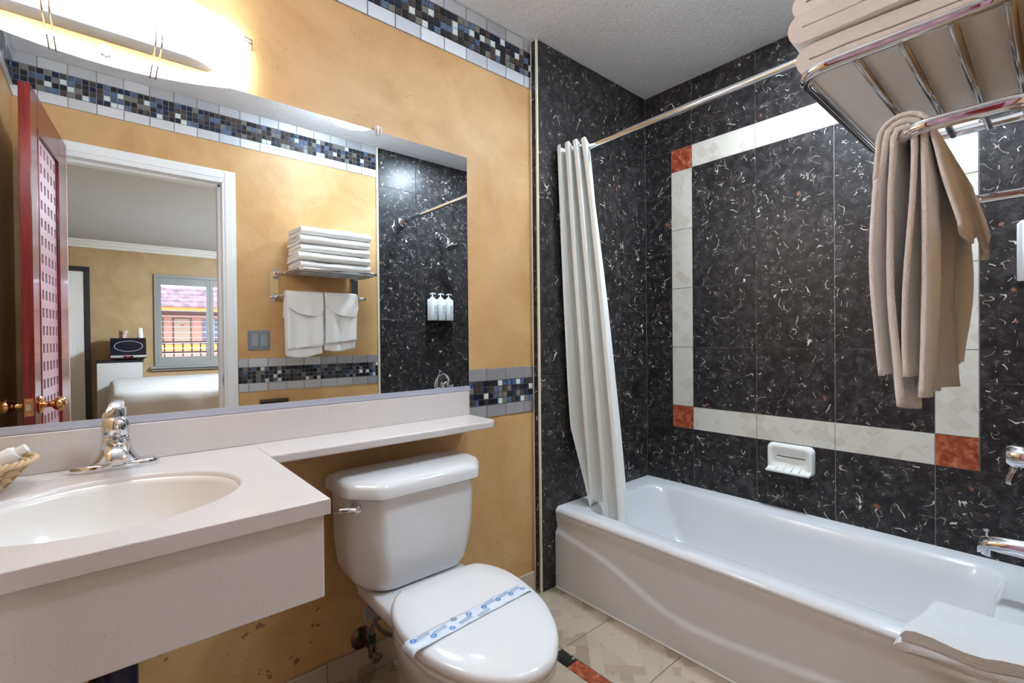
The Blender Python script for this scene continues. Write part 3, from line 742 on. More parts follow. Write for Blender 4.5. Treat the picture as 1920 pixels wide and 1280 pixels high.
rings = [outer_ring, rr2(1.590, 2.168, .105, 1.392, .085, TZ-.001), rr2(1.600, 2.158, .115, 1.382, .080, TZ-.005), rr2(1.607, 2.150, .123, 1.374, .080, TZ-.015),
         rr2(1.618, 2.138, .135, 1.345, .085, TZ-.07), rr2(1.640, 2.118, .150, 1.290, .09, .16), rr2(1.665, 2.095, .165, 1.235, .10, .10), rr2(1.70, 2.06, .20, 1.18, .10, .062), rr2(1.74, 2.02, .24, 1.13, .09, .052)]
loft(bm, rings, True, False, True); OB('basin', bm, TUBM, ta, smooth=True, angle=50)
bm = B(); lathe(bm, [(.0, .0), (.035, .0), (.036, .004), (.030, .009), (.0, .010)], (1.88, .141, .255), (0, 1, .12), 28); OB('overflow_plate', bm, CHROME, ta, smooth=True, angle=50)
bm = B(); box(bm, TX0-.010, TX0+.004, TY0, TY1, .0002, .0055); OB('caulk_bead', bm, CAULK, ta, bevel=.002)

# ------------------------------------------------------------------ shower
rod = thing('curtain_rod', 'polished chrome shower curtain rod spanning above the bathtub', 'rod', (1.592, .74, 1.935))
RX0, RX1, RZ = 1.585, 1.600, 1.932
bm = B(); tube(bm, [(RX0, .012, RZ), (RX1, YT-.006, RZ+.004)], .0125, 24); OB('rod_tube', bm, CHROME, rod, smooth=True, angle=40)
for y, d, x in ((.0055, 1, RX0), (YT-.0005, -1, RX1)):
    bm = B(); lathe(bm, [(.0, .0), (.036, .0), (.037, .005), (.030, .012), (.018, .018), (.018, .045), (.0, .045)], (x, y, RZ), (0, d, 0), 32); OB('end_flange', bm, CHROME, rod, smooth=True, angle=40)
# curtain
cu = thing('shower_curtain', 'white fabric shower curtain bunched at the far end of the rod', 'curtain', (1.6, 1.38, 1.95))
def curtain_pts(t, u):
    """t 0 top..1 bottom, u 0..1 along the bunched width"""
    a = Vector((1.570, 1.462)).lerp(Vector((1.672, 1.458)), t**1.3)
    b = Vector((1.598, 1.330)).lerp(Vector((1.700, 1.205)), t**.85)
    p = a.lerp(b, u); d = (b-a).normalized(); nrm = Vector((d.y, -d.x))   # toward -x?
    if nrm.x > 0: nrm = -nrm
    n_f = 3.4
    amp = (.040-.006*t)*(1+.25*math.sin(3.1*u+2*t)); ph = 2*PI*n_f*(u**1.05)+.5*math.sin(2.2*t)+.9
    w_ = math.sin(ph)+.25*math.sin(2*ph+1.3+t)
    lateral = d*(.017*math.cos(ph)+.004*math.sin(2*ph))
    p = p+nrm*(amp*w_+.012)+lateral
    return p
bm = B(); rows = []; NT, NU = 60, 150
for i in range(NT+1):
    t = i/NT; row = []
    for j in range(NU+1):
        u = j/NU; p = curtain_pts(t, u)
        zb = .285+.05*math.sin(5*u)+.07*(1-u)
        ztop = 1.962+.0025*math.sin(2*PI*3.4*u+1.2)
        z = ztop+(zb-ztop)*t
        nz = noise.noise(Vector((p.x*7, p.y*7, z*3)))*.006*t
        x = p.x+nz
        if z < .375 and x < 1.612: x = 1.612+.5*max(0, 0)   # lies inside the tub lip
        if z < .60: x = max(x, 1.612-.10*max(0, (z-.375))/.22)
        y = min(p.y, YT-.012)
        if z < .36: y = min(y, 1.365-.1*(.36-z)) if x > 0 else y
        elif z < .75: y = min(y, 1.365+.101*(z-.36)/.39)
        row.append((x, y, z))
    rows.append(row)
loft(bm, rows, False, False, False); OB('cloth', bm, CURTAIN, cu, smooth=True, solid=.0016, sub=1)
for k, u in enumerate((.05, .24, .43, .62)):
    y = 1.462+(1.318-1.462)*u
    bm = B(); pts = [(RX1+.0205*math.cos(a), y, RZ-.006+.0245*math.sin(a)) for a in [2*PI*q/24 for q in range(24)]]
    tube(bm, pts, .002, 8, closed=True); OB('ring', bm, DCHROME, cu, smooth=True)
# shower head
shx, shz = 1.873, 1.868
sh = thing('wall_shower', 'chrome shower head on a curved arm on the marble wall', 'shower head', (shx, 0, shz))
bm = B(); lathe(bm, [(.0, .0), (.030, .0), (.031, .004), (.020, .010), (.011, .011), (.0, .011)], (shx, .0055, shz), (0, 1, 0), 28); OB('wall_flange', bm, CHROME, sh, smooth=True, angle=40)
bm = B(); tube(bm, catmull([(shx, .012, shz), (shx, .06, shz+.004), (shx+.005, .095, shz-.015), (shx+.012, .120, shz-.045)], 6), .0085, 12); OB('arm', bm, CHROME, sh, smooth=True)
bm = B(); lathe(bm, [(.011, 0), (.016, .010), (.024, .022), (.042, .048), (.048, .060), (.048, .066), (.040, .070), (.0, .070)], (shx+.012, .120, shz-.045), (.1, .45, -.9), 32)
hh = OB('head', bm, CHROME, sh, smooth=True, angle=45)
bm = B(); ax = Vector((.1, .45, -.9)).normalized(); c = Vector((shx+.012, .120, shz-.045))+ax*.0695
u_ = ax.cross(Vector((1, 0, 0))).normalized(); v_ = ax.cross(u_)
for rr, nn_ in ((.010, 6), (.020, 12), (.030, 18)):
    for k in range(nn_):
        a = 2*PI*k/nn_; lathe(bm, [(.0018, 0), (.0012, .003)], c+(u_*math.cos(a)+v_*math.sin(a))*rr, ax, 6)
SUBP('nozzles', bm, BLACKP, hh)
# valve and spout
vx, vz = 1.903, .772
sva = thing('shower_valve', 'round chrome shower valve with lever on the marble wall', 'valve', (vx, 0, vz))
bm = B(); lathe(bm, [(.0, .0), (.078, .0), (.080, .004), (.070, .012), (.030, .018), (.0, .018)], (vx, .0055, vz), (0, 1, 0), 40); OB('escutcheon', bm, CHROME, sva, smooth=True, angle=50)
bm = B(); lathe(bm, [(.024, .014), (.024, .050), (.030, .055), (.031, .085), (.024, .096), (.0, .099)], (vx, .0055, vz), (0, 1, 0), 28); hd = OB('handle', bm, CHROME, sva, smooth=True, angle=45)
bm = B(); tube(bm, catmull([(vx, .075, vz-.01), (vx, .088, vz-.045), (vx, .098, vz-.080)], 5), [.011]*5+[.009]*5+[.006], 12, flat=.7); SUBP('lever', bm, CHROME, hd, smooth=True)
spz = .520
spo = thing('tub_spout', 'chrome tub spout with diverter knob over the bathtub', 'faucet', (vx, 0, spz))
bm = B()
sec = [((vx, .006, spz), .030, .028), ((vx, .04, spz), .029, .027), ((vx, .09, spz-.001), .027, .024), ((vx, .130, spz-.004), .025, .021), ((vx, .152, spz-.012), .021, .024), ((vx, .160, spz-.022), .016, .016)]
loft(bm, [[(c[0]+a*math.cos(2*PI*k/28), c[1], c[2]+b*math.sin(2*PI*k/28)) for k in range(28)] for c, a, b in sec]); lathe(bm, [(.017, 0), (.017, -.030), (.013, -.032)], (vx, .137, spz-.008), (0, 0, 1), 20)
spb = OB('spout_body', bm, CHROME, spo, smooth=True, angle=60)
bm = B(); lathe(bm, [(.004, 0), (.004, .012), (.008, .014), (.009, .019), (.006, .022), (.0, .022)], (vx, .140, spz+.014), (0, 0, 1), 16); OB('diverter_knob', bm, CHROME, spo, smooth=True, angle=45)
# soap dish
sd = thing('soap_dish', 'white ceramic soap dish fixed to the marble wall below the cream inlay', 'soap dish', (XR, .764, .575))
bm = B(); y0, y1, z0, z1 = .674, .853, .520, .640
def dish(x, i, zi_=0): return [(XR-x, q[0], q[1]) for q in [(a, b) for a, b, _ in rrect(y0+i, y1-i, z0+i+zi_, z1-i, .022, 0, 5)]]
loft(bm, [dish(-.001, -.002), dish(.012, -.002), dish(.026, .003), dish(.030, .009), dish(.028, .016), dish(.010, .026, .012), dish(.008, .034, .012)], True, True, True)
OB('dish_body', bm, SOAPM, sd, smooth=True, angle=50)
bm = B(); y = y0+.012; 
pr = [(XR-.010, z0+.016), (XR-.052, z0+.002), (XR-.058, z0+.006), (XR-.058, z0+.014), (XR-.052, z0+.014), (XR-.046, z0+.012), (XR-.012, z0+.030)]
loft(bm, [[(a, yy, b) for a, b in pr] for yy in (y0+.004, y1-.004)]); OB('lip', bm, SOAPM, sd, smooth=False, bevel=.004)
for k in range(4):
    bm = B(); yy = y0+.045+k*.030; tube(bm, [(XR-.016, yy, z0+.031), (XR-.046, yy, z0+.0155)], .003, 8); OB('ridge', bm, SOAPM, sd, smooth=True)
# dispensers
br = thing('dispenser_bracket', 'dark bracket on the marble wall carrying three soap dispensers', 'bracket', (1.87, 0, 1.25))
bm = B(); box(bm, 1.757, 1.968, .0055, .014, 1.238, 1.425); box(bm, 1.757, 1.968, .0055, .078, 1.238, 1.244); OB('bracket_plate', bm, BLACKP, br, bevel=.001)
bm = B(); lathe(bm, [(.0, 0), (.006, 0), (.006, .003), (.0, .004)], (1.838, .014, 1.418), (0, 1, 0), 12); OB('screw', bm, CHROME, br)
for i, x in enumerate((1.792, 1.862, 1.930)):
    d = thing('soap_dispenser', ['white pump dispenser on the tub wall, nearest the towel rack', 'white pump dispenser on the tub wall, middle one of the three', 'white pump dispenser on the tub wall, farthest from the towel rack'][i], 'dispenser', (x, .045, 1.2445), 'pump dispensers on the marble wall')
    bm = B(); loft(bm, [rrect(x-.029, x+.029, .016, .074, .016, 1.2445), rrect(x-.031, x+.031, .0145, .076, .018, 1.248), rrect(x-.031, x+.031, .0145, .076, .018, 1.392), rrect(x-.024, x+.024, .021, .069, .018, 1.400)]); OB('bottle_body', bm, BOTTLE, d, smooth=True, angle=45)
    bm = B(); lathe(bm, [(.017, 1.399), (.017, 1.412), (.006, 1.414), (.005, 1.436)], (x, .045, 0), (0, 0, 1), 18)
    tube(bm, catmull([(x-.022, .050, 1.432), (x-.008, .048, 1.439), (x+.010, .050, 1.439), (x+.024, .052, 1.433)], 4), .0045, 8); OB('pump', bm, PLASTICW, d, smooth=True, angle=45)
    bm = text_mesh('PURE', .026, frame_mtx(Vector((x+.004, .0765, 1.325)), (0, 0, 1), (1, 0, 0))); OB('printed_name', bm, GREYINK, d)
    bm = B(); box(bm, x-.014, x+.014, .0762, .0766, 1.281, 1.2825); box(bm, x-.010, x+.010, .0762, .0766, 1.270, 1.2712); OB('printed_line', bm, GREYINK, d)

# ------------------------------------------------------------------ towel rack on the doorway wall
tr = thing('towel_rack', 'chrome hotel towel rack with slatted shelf and lower bar by the doorway', 'towel rack', (.98, 0, 1.36))
PX = (.752, 1.232); SZ = 1.508; BZ = 1.367; SH0, SH1, SY = .808, 1.275, .262
def plate(px):
    bm = B(); r_ = .024; z0, z1 = 1.337, 1.535
    pts = [(px+r_*math.cos(a), z1-r_+r_*math.sin(a)) for a in [PI*k/14 for k in range(15)]]+[(px-r_*math.cos(a), z0+r_-r_*math.sin(a)) for a in [PI*k/14 for k in range(15)]]
    loft(bm, [[(a, y, b) for a, b in pts] for y in (.0003, .006)]); p = OB('mounting_plate', bm, CHROME, tr, bevel=.0015)
    for z in (z0+.022, z1-.022):
        bm = B(); lathe(bm, [(.0, 0), (.005, 0), (.0045, .002), (.0, .003)], (px-.010, .006, z+.008), (0, 1, 0), 12); SUBP('screw', bm, DCHROME, p)
for px in PX: plate(px)
bm = B(); tube(bm, roundcorner([(PX[0]+.005, .004, SZ-.004), (SH0, .035, SZ), (SH0, SY, SZ), (SH1, SY, SZ), (SH1, .035, SZ), (PX[1]+.005, .004, SZ-.004)], .04, 8), .0085, 16); OB('shelf_frame', bm, CHROME, tr, smooth=True)
for y in (.04, .090, .140, .190):
    bm = B(); tube(bm, [(SH0, y, SZ-.005), (SH1, y, SZ-.005)], .0055, 12); OB('slat', bm, DCHROME, tr, smooth=True)
bm = B(); tube(bm, roundcorner([(PX[0], .004, BZ-.010), (.764, .030, BZ), (.764, .132, BZ), (1.262, .132, BZ), (1.262, .030, BZ), (PX[1], .004, BZ-.010)], .035, 8), .0085, 16); OB('towel_bar', bm, CHROME, tr, smooth=True)

# folded towels: a thick sheet folded back and forth, section in Y-Z, length along X
def fold_section(y0, y1, h, layers, th):
    """centre line of a folded sheet; opens at the back, folds at the front (y1)"""
    pts = []; gap = (h-th)/max(1, layers-1)
    for k in range(layers):
        z = th/2+k*gap; a, b = (y0, y1) if k % 2 == 0 else (y1, y0)
        ra, rb = a, b
        ins = gap*.5
        for q in range(9):
            t = q/8; yy = a+(b-a)*t; pts.append((max(y0+ins, min(y1-ins, yy)), z))
        if k < layers-1:
            cy = b; sgn = 1 if b > a else -1
            for q in range(1, 6):
                an = -PI/2+PI*q/6; pts.append(((y1-ins if sgn > 0 else y0+ins)+sgn*ins*math.cos(an), z+gap/2+gap/2*math.sin(an)))
    out = [pts[0]]
    for p in pts[1:]:
        if (Vector(p)-Vector(out[-1])).length > 1e-4: out.append(p)
    return out
def thick(path, th):
    L_, R_ = [], []
    for i, p in enumerate(path):
        a = Vector(path[max(0, i-1)]); b = Vector(path[min(len(path)-1, i+1)]); d = (b-a).normalized(); n_ = Vector((-d.y, d.x))
        L_.append(Vector(p)+n_*th/2); R_.append(Vector(p)-n_*th/2)
    e = Vector(path[-1])-Vector(path[-2]); e.normalize(); s_ = Vector(path[0])-Vector(path[1]); s_.normalize()
    return L_+[Vector(path[-1])+e*th*.45]+R_[::-1]+[Vector(path[0])+s_*th*.45]
def folded(name, x0, x1, y0, y1, z, h, layers, th, seed, deform=None, parent=None, m=TERRY, amp=.004):
    path = fold_section(y0, y1, h, layers, th); sec = thick(path, th*.93); bm = B(); rings = []; NX = 26
    for i in range(NX+1):
        t = i/NX; x = x0+(x1-x0)*t; end = min(t, 1-t)*(x1-x0); pinch = 1-.25*max(0, 1-end/.012)**2
        ring = []
        for p in sec:
            yy, zz = p.x, p.y
            zz = h/2+(zz-h/2)*(.96 if pinch < 1 else 1)
            v = Vector((x*9+seed*3, yy*9, zz*12+seed)); d = noise.noise_vector(v)*amp; d2 = noise.noise_vector(v*3.1)*amp*.35
            co = Vector((x+ (d.x*1.6), yy+d.y+d2.y, z+zz+(d.z+d2.z)*min(1, .25+zz/h)))
            if deform: co = deform(co)
            ring.append(co)
        rings.append(ring)
    loft(bm, rings); o = OB(name, bm, m, parent, smooth=True, angle=75); return o
lab = ['folded white towel lying on the rack slats, bottom of the stack', 'folded white towel second from the bottom of the rack stack', 'folded white towel in the middle of the rack stack', 'folded white towel just under the topmost one on the rack', 'folded white towel topmost on the rack stack']
z = SZ+.0035
for i in range(5):
    h = (.042, .043, .043, .044, .049)[i]
    o = folded('folded_towel', .822+(.0, -.006, .004, .0, .006)[i], 1.222+(0, .004, 0, -.004, .006)[i], .028, (.262, .270, .268, .272, .266)[i], z, h, 2, (.0205, .0215, .0205, .021, .023)[i], i+1, amp=.0055)
    tag(o, lab[i], 'towel', 'folded towels on the towel rack'); z += h+.0040
# draped cloths over the bar
def drape(x0, x1, Lf, Lb, r, seed, amp, ny=14, spread=0, wob=.004, gather=.0, th=.006, back_spread=0):
    """Lf, Lb: functions of x fraction giving hanging length in front / behind"""
    bm = B(); rows = []; NX = 22; NS_ = 64
    for i in range(NX+1):
        t = i/NX; x = x0+(x1-x0)*t; lf = Lf(t); lb = Lb(t); total = lf+PI*r+lb; row = []
        for k in range(NS_+1):
            s_ = total*k/NS_
            if s_ < lf:
                dz = lf-s_; y = .132+r+spread*math.sin(min(1, dz/.15)*PI*.5)*math.exp(-dz/.25)-.14*max(0, dz-.05)*gather; zz = BZ-dz; front_ = 1; dd = dz
            elif s_ < lf+PI*r:
                a = (s_-lf)/r; y = .132+r*math.cos(a); zz = BZ+r*math.sin(a); front_ = 0; dd = 0
            else:
                dz = s_-lf-PI*r; y = .132-r-back_spread*min(1, dz/.12)+.10*max(0, dz-.05)*gather; zz = BZ-dz; front_ = -1; dd = dz
            nz = noise.noise_vector(Vector((x*14+seed*5, s_*5, seed*2.0)))
            w_ = min(1, dd/.06)
            y += nz.y*amp*w_+wob*math.sin(x*70+seed+s_*3)*w_*.5
            row.append((x+nz.x*.005*w_, y, zz))
        rows.append(row)
    loft(bm, rows, False, False, False); return bm
tw = [('white bath towel hanging on the lower rack bar, nearest the door', .775, .980, 0.345), ('white bath towel hanging on the lower rack bar, nearest the bathtub', .992, 1.185, .315)]
for i, (lb_, x0, x1, ln) in enumerate(tw):
    t_ = thing('hanging_towel', lb_, 'towel', (.5*(x0+x1), .132, BZ), 'towels hanging on the rack bar')
    OB('outer_layer', drape(x0+.003, x1, lambda t: ln-.035-.02*t, lambda t: ln-.01, .0195, 3+i, .014, gather=.10, wob=.010), TERRY, t_, smooth=True, solid=.0065)
    OB('inner_layer', drape(x0, x1-.004, lambda t: ln+.012*math.sin(4*t), lambda t: ln-.035, .0105, 8+i, .010, gather=.12, wob=.010), TERRY, t_, smooth=True, solid=.0065)
wc = [('white washcloth folded over the hanging towel nearest the door', .777, .982), ('white washcloth folded over the hanging towel nearest the bathtub', .990, 1.190)]
for i, (lb_, x0, x1) in enumerate(wc):
    def lf(t, i=i): return .118*(max(0, 1-(abs(t-.80)/.86)**2.4))**.5 if t < .80 else .118*max(.0, 1-((t-.80)/.235)**2.6)**.5
    def lbk(t): return .125+.03*math.sin(PI*t)-.04*t
    o = OB('washcloth', drape(x0, x1, lambda t: max(.03, lf(t)), lbk, .0262, 20+i, .006, spread=.013, wob=.004, back_spread=.026), TERRY, None, smooth=True, solid=.005)
    tag(o, lb_, 'washcloth', 'washcloths over the hanging towels')

# bath mat on the tub rim: a thick sheet folded over itself, draped across the rim
def mat_def(co):
    x, y, z = co
    z -= 2.2*max(0, 1.50-x)**2+.9*max(0, x-1.60)+.02*math.sin(PI*min(1, max(0, y/.25)))*max(0, 1.48-x)/.1
    z += .010*math.sin(x*23+1)*math.sin(y*13)
    return Vector((x+.10*(.14-y)+.004*math.sin(z*60), y+.014*math.sin(x*19), z))
o = folded('folded_bath_mat', 1.425, 1.672, .012, .238, TZ+.004, .072, 3, .0235, 31, mat_def, None, TERRY2, .0085)
tag(o, 'thick white bath mat folded over the front rim of the bathtub', 'bath mat')

# ------------------------------------------------------------------ small wall fittings on the doorway wall
ls = thing('light_switch', 'grey two-gang rocker light switch by the doorway', 'light switch', (.67, 0, 1.113))
bm = B(); loft(bm, [[(a, y, b) for a, b, _ in rrect(.612+i, .727-i, 1.057+i, 1.170-i, .006, 0, 3)] for y, i in ((.0003, 0), (.004, 0), (.006, .002))]); OB('cover_plate', bm, SWITCH, ls)
for x in (.646, .693):
    bm = B(); box(bm, x-.017, x+.017, .006, .0085, 1.080, 1.147); OB('rocker', bm, mat('grey_rocker', (150, 158, 164), .3), ls, bevel=.001)
tp = thing('toilet_paper_holder', 'recessed nickel toilet paper holder below the mosaic band', 'paper holder', (.745, 0, .70))
bm = B()
for a in ((.668, .822, .755, .772), (.668, .822, .628, .645)): box(bm, a[0], a[1], .0005, .012, a[2], a[3])
for a in ((.668, .685), (.805, .822)): box(bm, a[0], a[1], .0005, .012, .645, .755)
OB('frame', bm, NICKEL, tp, bevel=.002); bm = B(); box(bm, .685, .805, .0005, .003, .645, .755); OB('recess', bm, BLACKP, tp)
bm = B(); tube(bm, [(.686, .010, .70), (.804, .010, .70)], .0085, 14); OB('roller', bm, DCHROME, tp, smooth=True)

# ------------------------------------------------------------------ red door (door_1)
Hh = Vector((-.126, .018, 0)); Ff = Vector((-.188, .664, 0)); dd = (Ff-Hh).normalized(); nn2 = Vector((-dd.y, dd.x, 0))  # to -x
if nn2.x > 0: nn2 = -nn2
DW = (Ff-Hh).length; DTH = .031; DH0, DH1 = .008, 2.016
dr = bpy.data.objects.new('door_1', None); COL.objects.link(dr); dr['kind'] = 'structure'; dr.location = (0, 0, 0)
dr['label'] = 'open red mahogany bathroom door with a square-grid lattice panel'
def dpt(u, v, h): p = Hh+dd*u+nn2*h; return Vector((p.x, p.y, v))   # h 0 = face toward the doorway, DTH = back face
def dbox(bm, u0, u1, v0, v1, h0, h1, mi=0):
    v = [bm.verts.new(dpt(*q)) for q in ((u0, v0, h0), (u1, v0, h0), (u1, v0, h1), (u0, v0, h1), (u0, v1, h0), (u1, v1, h0), (u1, v1, h1), (u0, v1, h1))]
    for q in ((0, 3, 2, 1), (4, 5, 6, 7), (0, 1, 5, 4), (1, 2, 6, 5), (2, 3, 7, 6), (3, 0, 4, 7)): bm.faces.new([v[i] for i in q]).material_index = mi
ST0, ST1, PB, PT = .175, DW-.098, .20, 1.895
bm = B(); dbox(bm, 0, ST0, DH0, DH1, 0, DTH); dbox(bm, ST1, DW, DH0, DH1, 0, DTH); dbox(bm, ST0, ST1, DH0, PB, 0, DTH); dbox(bm, ST0, ST1, PT, DH1, 0, DTH)
OB('frame', bm, MAHOG, dr, bevel=.002, seg=2)
bm = B()
for h0, h1 in ((-.002, .008), (DTH-.008, DTH+.002)):
    dbox(bm, ST0, ST0+.012, PB, PT, h0, h1); dbox(bm, ST1-.012, ST1, PB, PT, h0, h1); dbox(bm, ST0+.012, ST1-.012, PB, PB+.012, h0, h1); dbox(bm, ST0+.012, ST1-.012, PT-.012, PT, h0, h1)
OB('panel_moulding', bm, MAHOG, dr, bevel=.002, seg=2)
bm = B(); dbox(bm, ST0+.010, ST1-.010, PB+.01, PT-.01, DTH*.5-.002, DTH*.5+.002); OB('back_pane', bm, HOLE, dr)
# lattice with square holes
bm = B(); NCOL, PV = 6, .0685; PU = (ST1-ST0-.024)/NCOL; hs_u, hs_v = PU*.48, .036
us = [ST0+.012]; 
for k in range(NCOL): c = ST0+.012+PU*(k+.5); us += [c-hs_u/2, c+hs_u/2]
us.append(ST1-.012); vs = [PB+.012]; v = PB+.05
while v+hs_v < PT-.03: vs += [v, v+hs_v]; v += PV
vs.append(PT-.012)
for h0, h1 in ((.0085, .0125), (DTH-.0125, DTH-.0085)):
    for j in range(len(vs)-1):
        for i in range(len(us)-1):
            if i % 2 == 1 and j % 2 == 1: continue
            if j % 2 == 0:
                if i == 0: dbox(bm, us[0], us[-1], vs[j], vs[j+1], h0, h1)
            else: dbox(bm, us[i], us[i+1], vs[j], vs[j+1], h0, h1)
OB('lattice_panel', bm, LATTICE, dr)
kz = .888; ku = DW-.062
for h, sg in ((0, -1), (DTH, 1)):
    p = dpt(ku, kz, h); bm = B(); lathe(bm, [(.0, 0), (.031, .0), (.032, .004), (.024, .010), (.012, .013), (.010, .030), (.016, .036), (.025, .046), (.027, .056), (.023, .066), (.010, .071), (.0, .071)], p, nn2*sg, 28)
    OB('door_knob', bm, BRASS, dr, smooth=True, angle=60)
bm = B(); a = DW; dbox(bm, a-.0005, a+.0015, kz-.032, kz+.030, .004, DTH-.004); lp = OB('latch_plate', bm, BRASSPLATE, dr)
bm = B(); dbox(bm, a+.0014, a+.008, kz-.012, kz+.010, .009, DTH-.009); SUBP('latch_bolt', bm, DCHROME, lp)
bm = B()
for z_ in (kz-.025, kz+.023): lathe(bm, [(.0035, 0), (.003, .001)], dpt(a+.001, z_, DTH/2), dd, 10)
SUBP('screw', bm, BRASS, lp)
for z_ in (.25, 1.0, 1.78):
    bm = B(); tube(bm, [(-.1335, .0165, z_-.045), (-.1335, .0165, z_+.045)], .0045, 10); OB('hinge', bm, BRASSPLATE, dr, smooth=True, angle=40)

# ------------------------------------------------------------------ bedroom beyond the doorway
YB = -5.0
WX0, WX1, WZ0, WZ1 = .505, 2.35, .775, 2.025
bm = B(); box(bm, -1.6, WX0+.03, YB-.15, YB, 0, ZC); box(bm, WX1-.03, 3.6, YB-.15, YB, 0, ZC); box(bm, WX0+.03, WX1-.03, YB-.15, YB, 0, WZ0+.03); box(bm, WX0+.03, WX1-.03, YB-.15, YB, WZ1-.03, ZC)
OB('wall_bedroom_far', bm, BEDTAN, kind='structure')
wallbox('wall_bedroom_left', -1.7, -1.6, YB-.15, -.12, 0, ZC, m=BEDTAN); wallbox('wall_bedroom_right', 3.6, 3.7, YB-.15, -.12, 0, ZC, m=BEDTAN)
bm = B(); box(bm, -1.6, XL-.1, -.22, -.12, 0, ZC); box(bm, XR+.1, 3.6, -.22, -.12, 0, ZC); OB('wall_bedroom_near', bm, BEDTAN, kind='structure')
bm = B(); box(bm, -1.6, 3.6, YB, -.12, -.1, -.002); OB('floor_bedroom', bm, CARPET, kind='structure')
bm = B(); box(bm, -1.6, 3.6, YB, YB+.02, 2.30, 2.401); box(bm, -1.6, 3.6, YB, YB+.045, 2.335, 2.401); box(bm, -1.6, 3.6, YB, YB+.07, 2.37, 2.401); OB('trim_10', bm, WHITEPAINT, bevel=.006, kind='structure')
bl = thing('bedroom_fill_light', 'added round ceiling fill light in the bedroom, out of view', 'ceiling light', (2.0, -2.4, ZC))  # unseen lamp added to brighten the bedroom and the doorway
bm = B(); lathe(bm, [(.26, -.001), (.27, -.03), (.24, -.055), (.12, -.065), (.0, -.066)], (2.0, -2.4, ZC), (0, 0, 1), 40); OB('glass_dome', bm, BGLOW, bl, smooth=True)
# entry door of the bedroom
d2 = bpy.data.objects.new('door_2', None); COL.objects.link(d2); d2['kind'] = 'structure'
d2['label'] = 'white panelled entry door in a black frame in the bedroom'
bm = B(); box(bm, -1.09, -.195, YB+.001, YB+.035, .01, 1.995); lf_ = OB('leaf', bm, WHITEPAINT, d2, bevel=.003)
for x0, x1 in ((-.99, -.70), (-.58, -.29)):
    for z0, z1 in ((.20, .80), (.92, 1.45), (1.55, 1.86)):
        bm = B(); box(bm, x0, x1, YB+.0352, YB+.040, z0, z1); box(bm, x0+.03, x1-.03, YB+.040, YB+.046, z0+.03, z1-.03); SUBP('raised_panel', bm, WHITEPAINT, lf_, bevel=.004)
bm = B(); box(bm, -.190, -.138, YB+.001, YB+.05, 0, 2.055); box(bm, -1.15, -1.095, YB+.001, YB+.05, 0, 2.055); box(bm, -1.095, -.190, YB+.001, YB+.05, 2.000, 2.055); OB('door_frame', bm, DARKFRAME, d2, bevel=.003)
# window with shutters
wn_ = bpy.data.objects.new('window_1', None); COL.objects.link(wn_); wn_['kind'] = 'structure'
wn_['label'] = 'bedroom window with grey plantation shutters'
bm = B(); t_ = .04
box(bm, WX0, WX1, YB-.10, YB+.03, WZ1-t_, WZ1); box(bm, WX0, WX1, YB-.10, YB+.03, WZ0, WZ0+t_); box(bm, WX0, WX0+t_, YB-.10, YB+.03, WZ0+t_, WZ1-t_); box(bm, WX1-t_, WX1, YB-.10, YB+.03, WZ0+t_, WZ1-t_)
OB('window_frame', bm, GREYSHUT, wn_, bevel=.003)
bm = B(); box(bm, WX0-.05, WX1+.05, YB+.001, YB+.07, WZ0-.03, WZ0-.001); box(bm, WX0-.03, WX1+.03, YB+.001, YB+.04, WZ0-.06, WZ0-.03); OB('window_sill', bm, GREYSHUT, wn_, bevel=.003)
GLASS = bpy.data.materials.new('window_glass'); GLASS.use_nodes = True; nt = GLASS.node_tree; nt.nodes.clear()
o_ = nt.nodes.new('ShaderNodeOutputMaterial'); tr_ = nt.nodes.new('ShaderNodeBsdfTransparent'); gl_ = nt.nodes.new('ShaderNodeBsdfGlossy'); gl_.inputs['Roughness'].default_value = 0; mx = nt.nodes.new('ShaderNodeMixShader'); mx.inputs[0].default_value = .06
nt.links.new(tr_.outputs[0], mx.inputs[1]); nt.links.new(gl_.outputs[0], mx.inputs[2]); nt.links.new(mx.outputs[0], o_.inputs[0])
bm = B(); box(bm, WX0+t_, WX1-t_, YB-.080, YB-.076, WZ0+t_, WZ1-t_); OB('glass_pane', bm, GLASS, wn_)
px_ = [WX0+t_, WX0+t_+.602, WX0+t_+1.204, WX1-t_]
for a, b in zip(px_[:-1], px_[1:]):
    bm = B(); y0, y1 = YB-.02, YB+.015; fr = .045 if a > .6 else .04; top, bot = .10, .085
    box(bm, a+.002, a+fr, y0, y1, WZ0+t_, WZ1-t_); box(bm, b-fr, b-.002, y0, y1, WZ0+t_, WZ1-t_); box(bm, a+fr, b-fr, y0, y1, WZ1-t_-top, WZ1-t_); box(bm, a+fr, b-fr, y0, y1, WZ0+t_, WZ0+t_+bot)
    sp_ = OB('shutter_panel', bm, GREYSHUT, wn_, bevel=.002)
    z = WZ0+t_+bot+.04
    while z < WZ1-t_-top-.02:
        bm = B(); loft(bm, [[(x, YB-.045, z), (x, YB, z+.0035), (x, YB+.040, z), (x, YB, z-.0035)] for x in (a+fr+.001, b-fr-.001)]); SUBP('louver', bm, LOUVER, sp_); z += .074
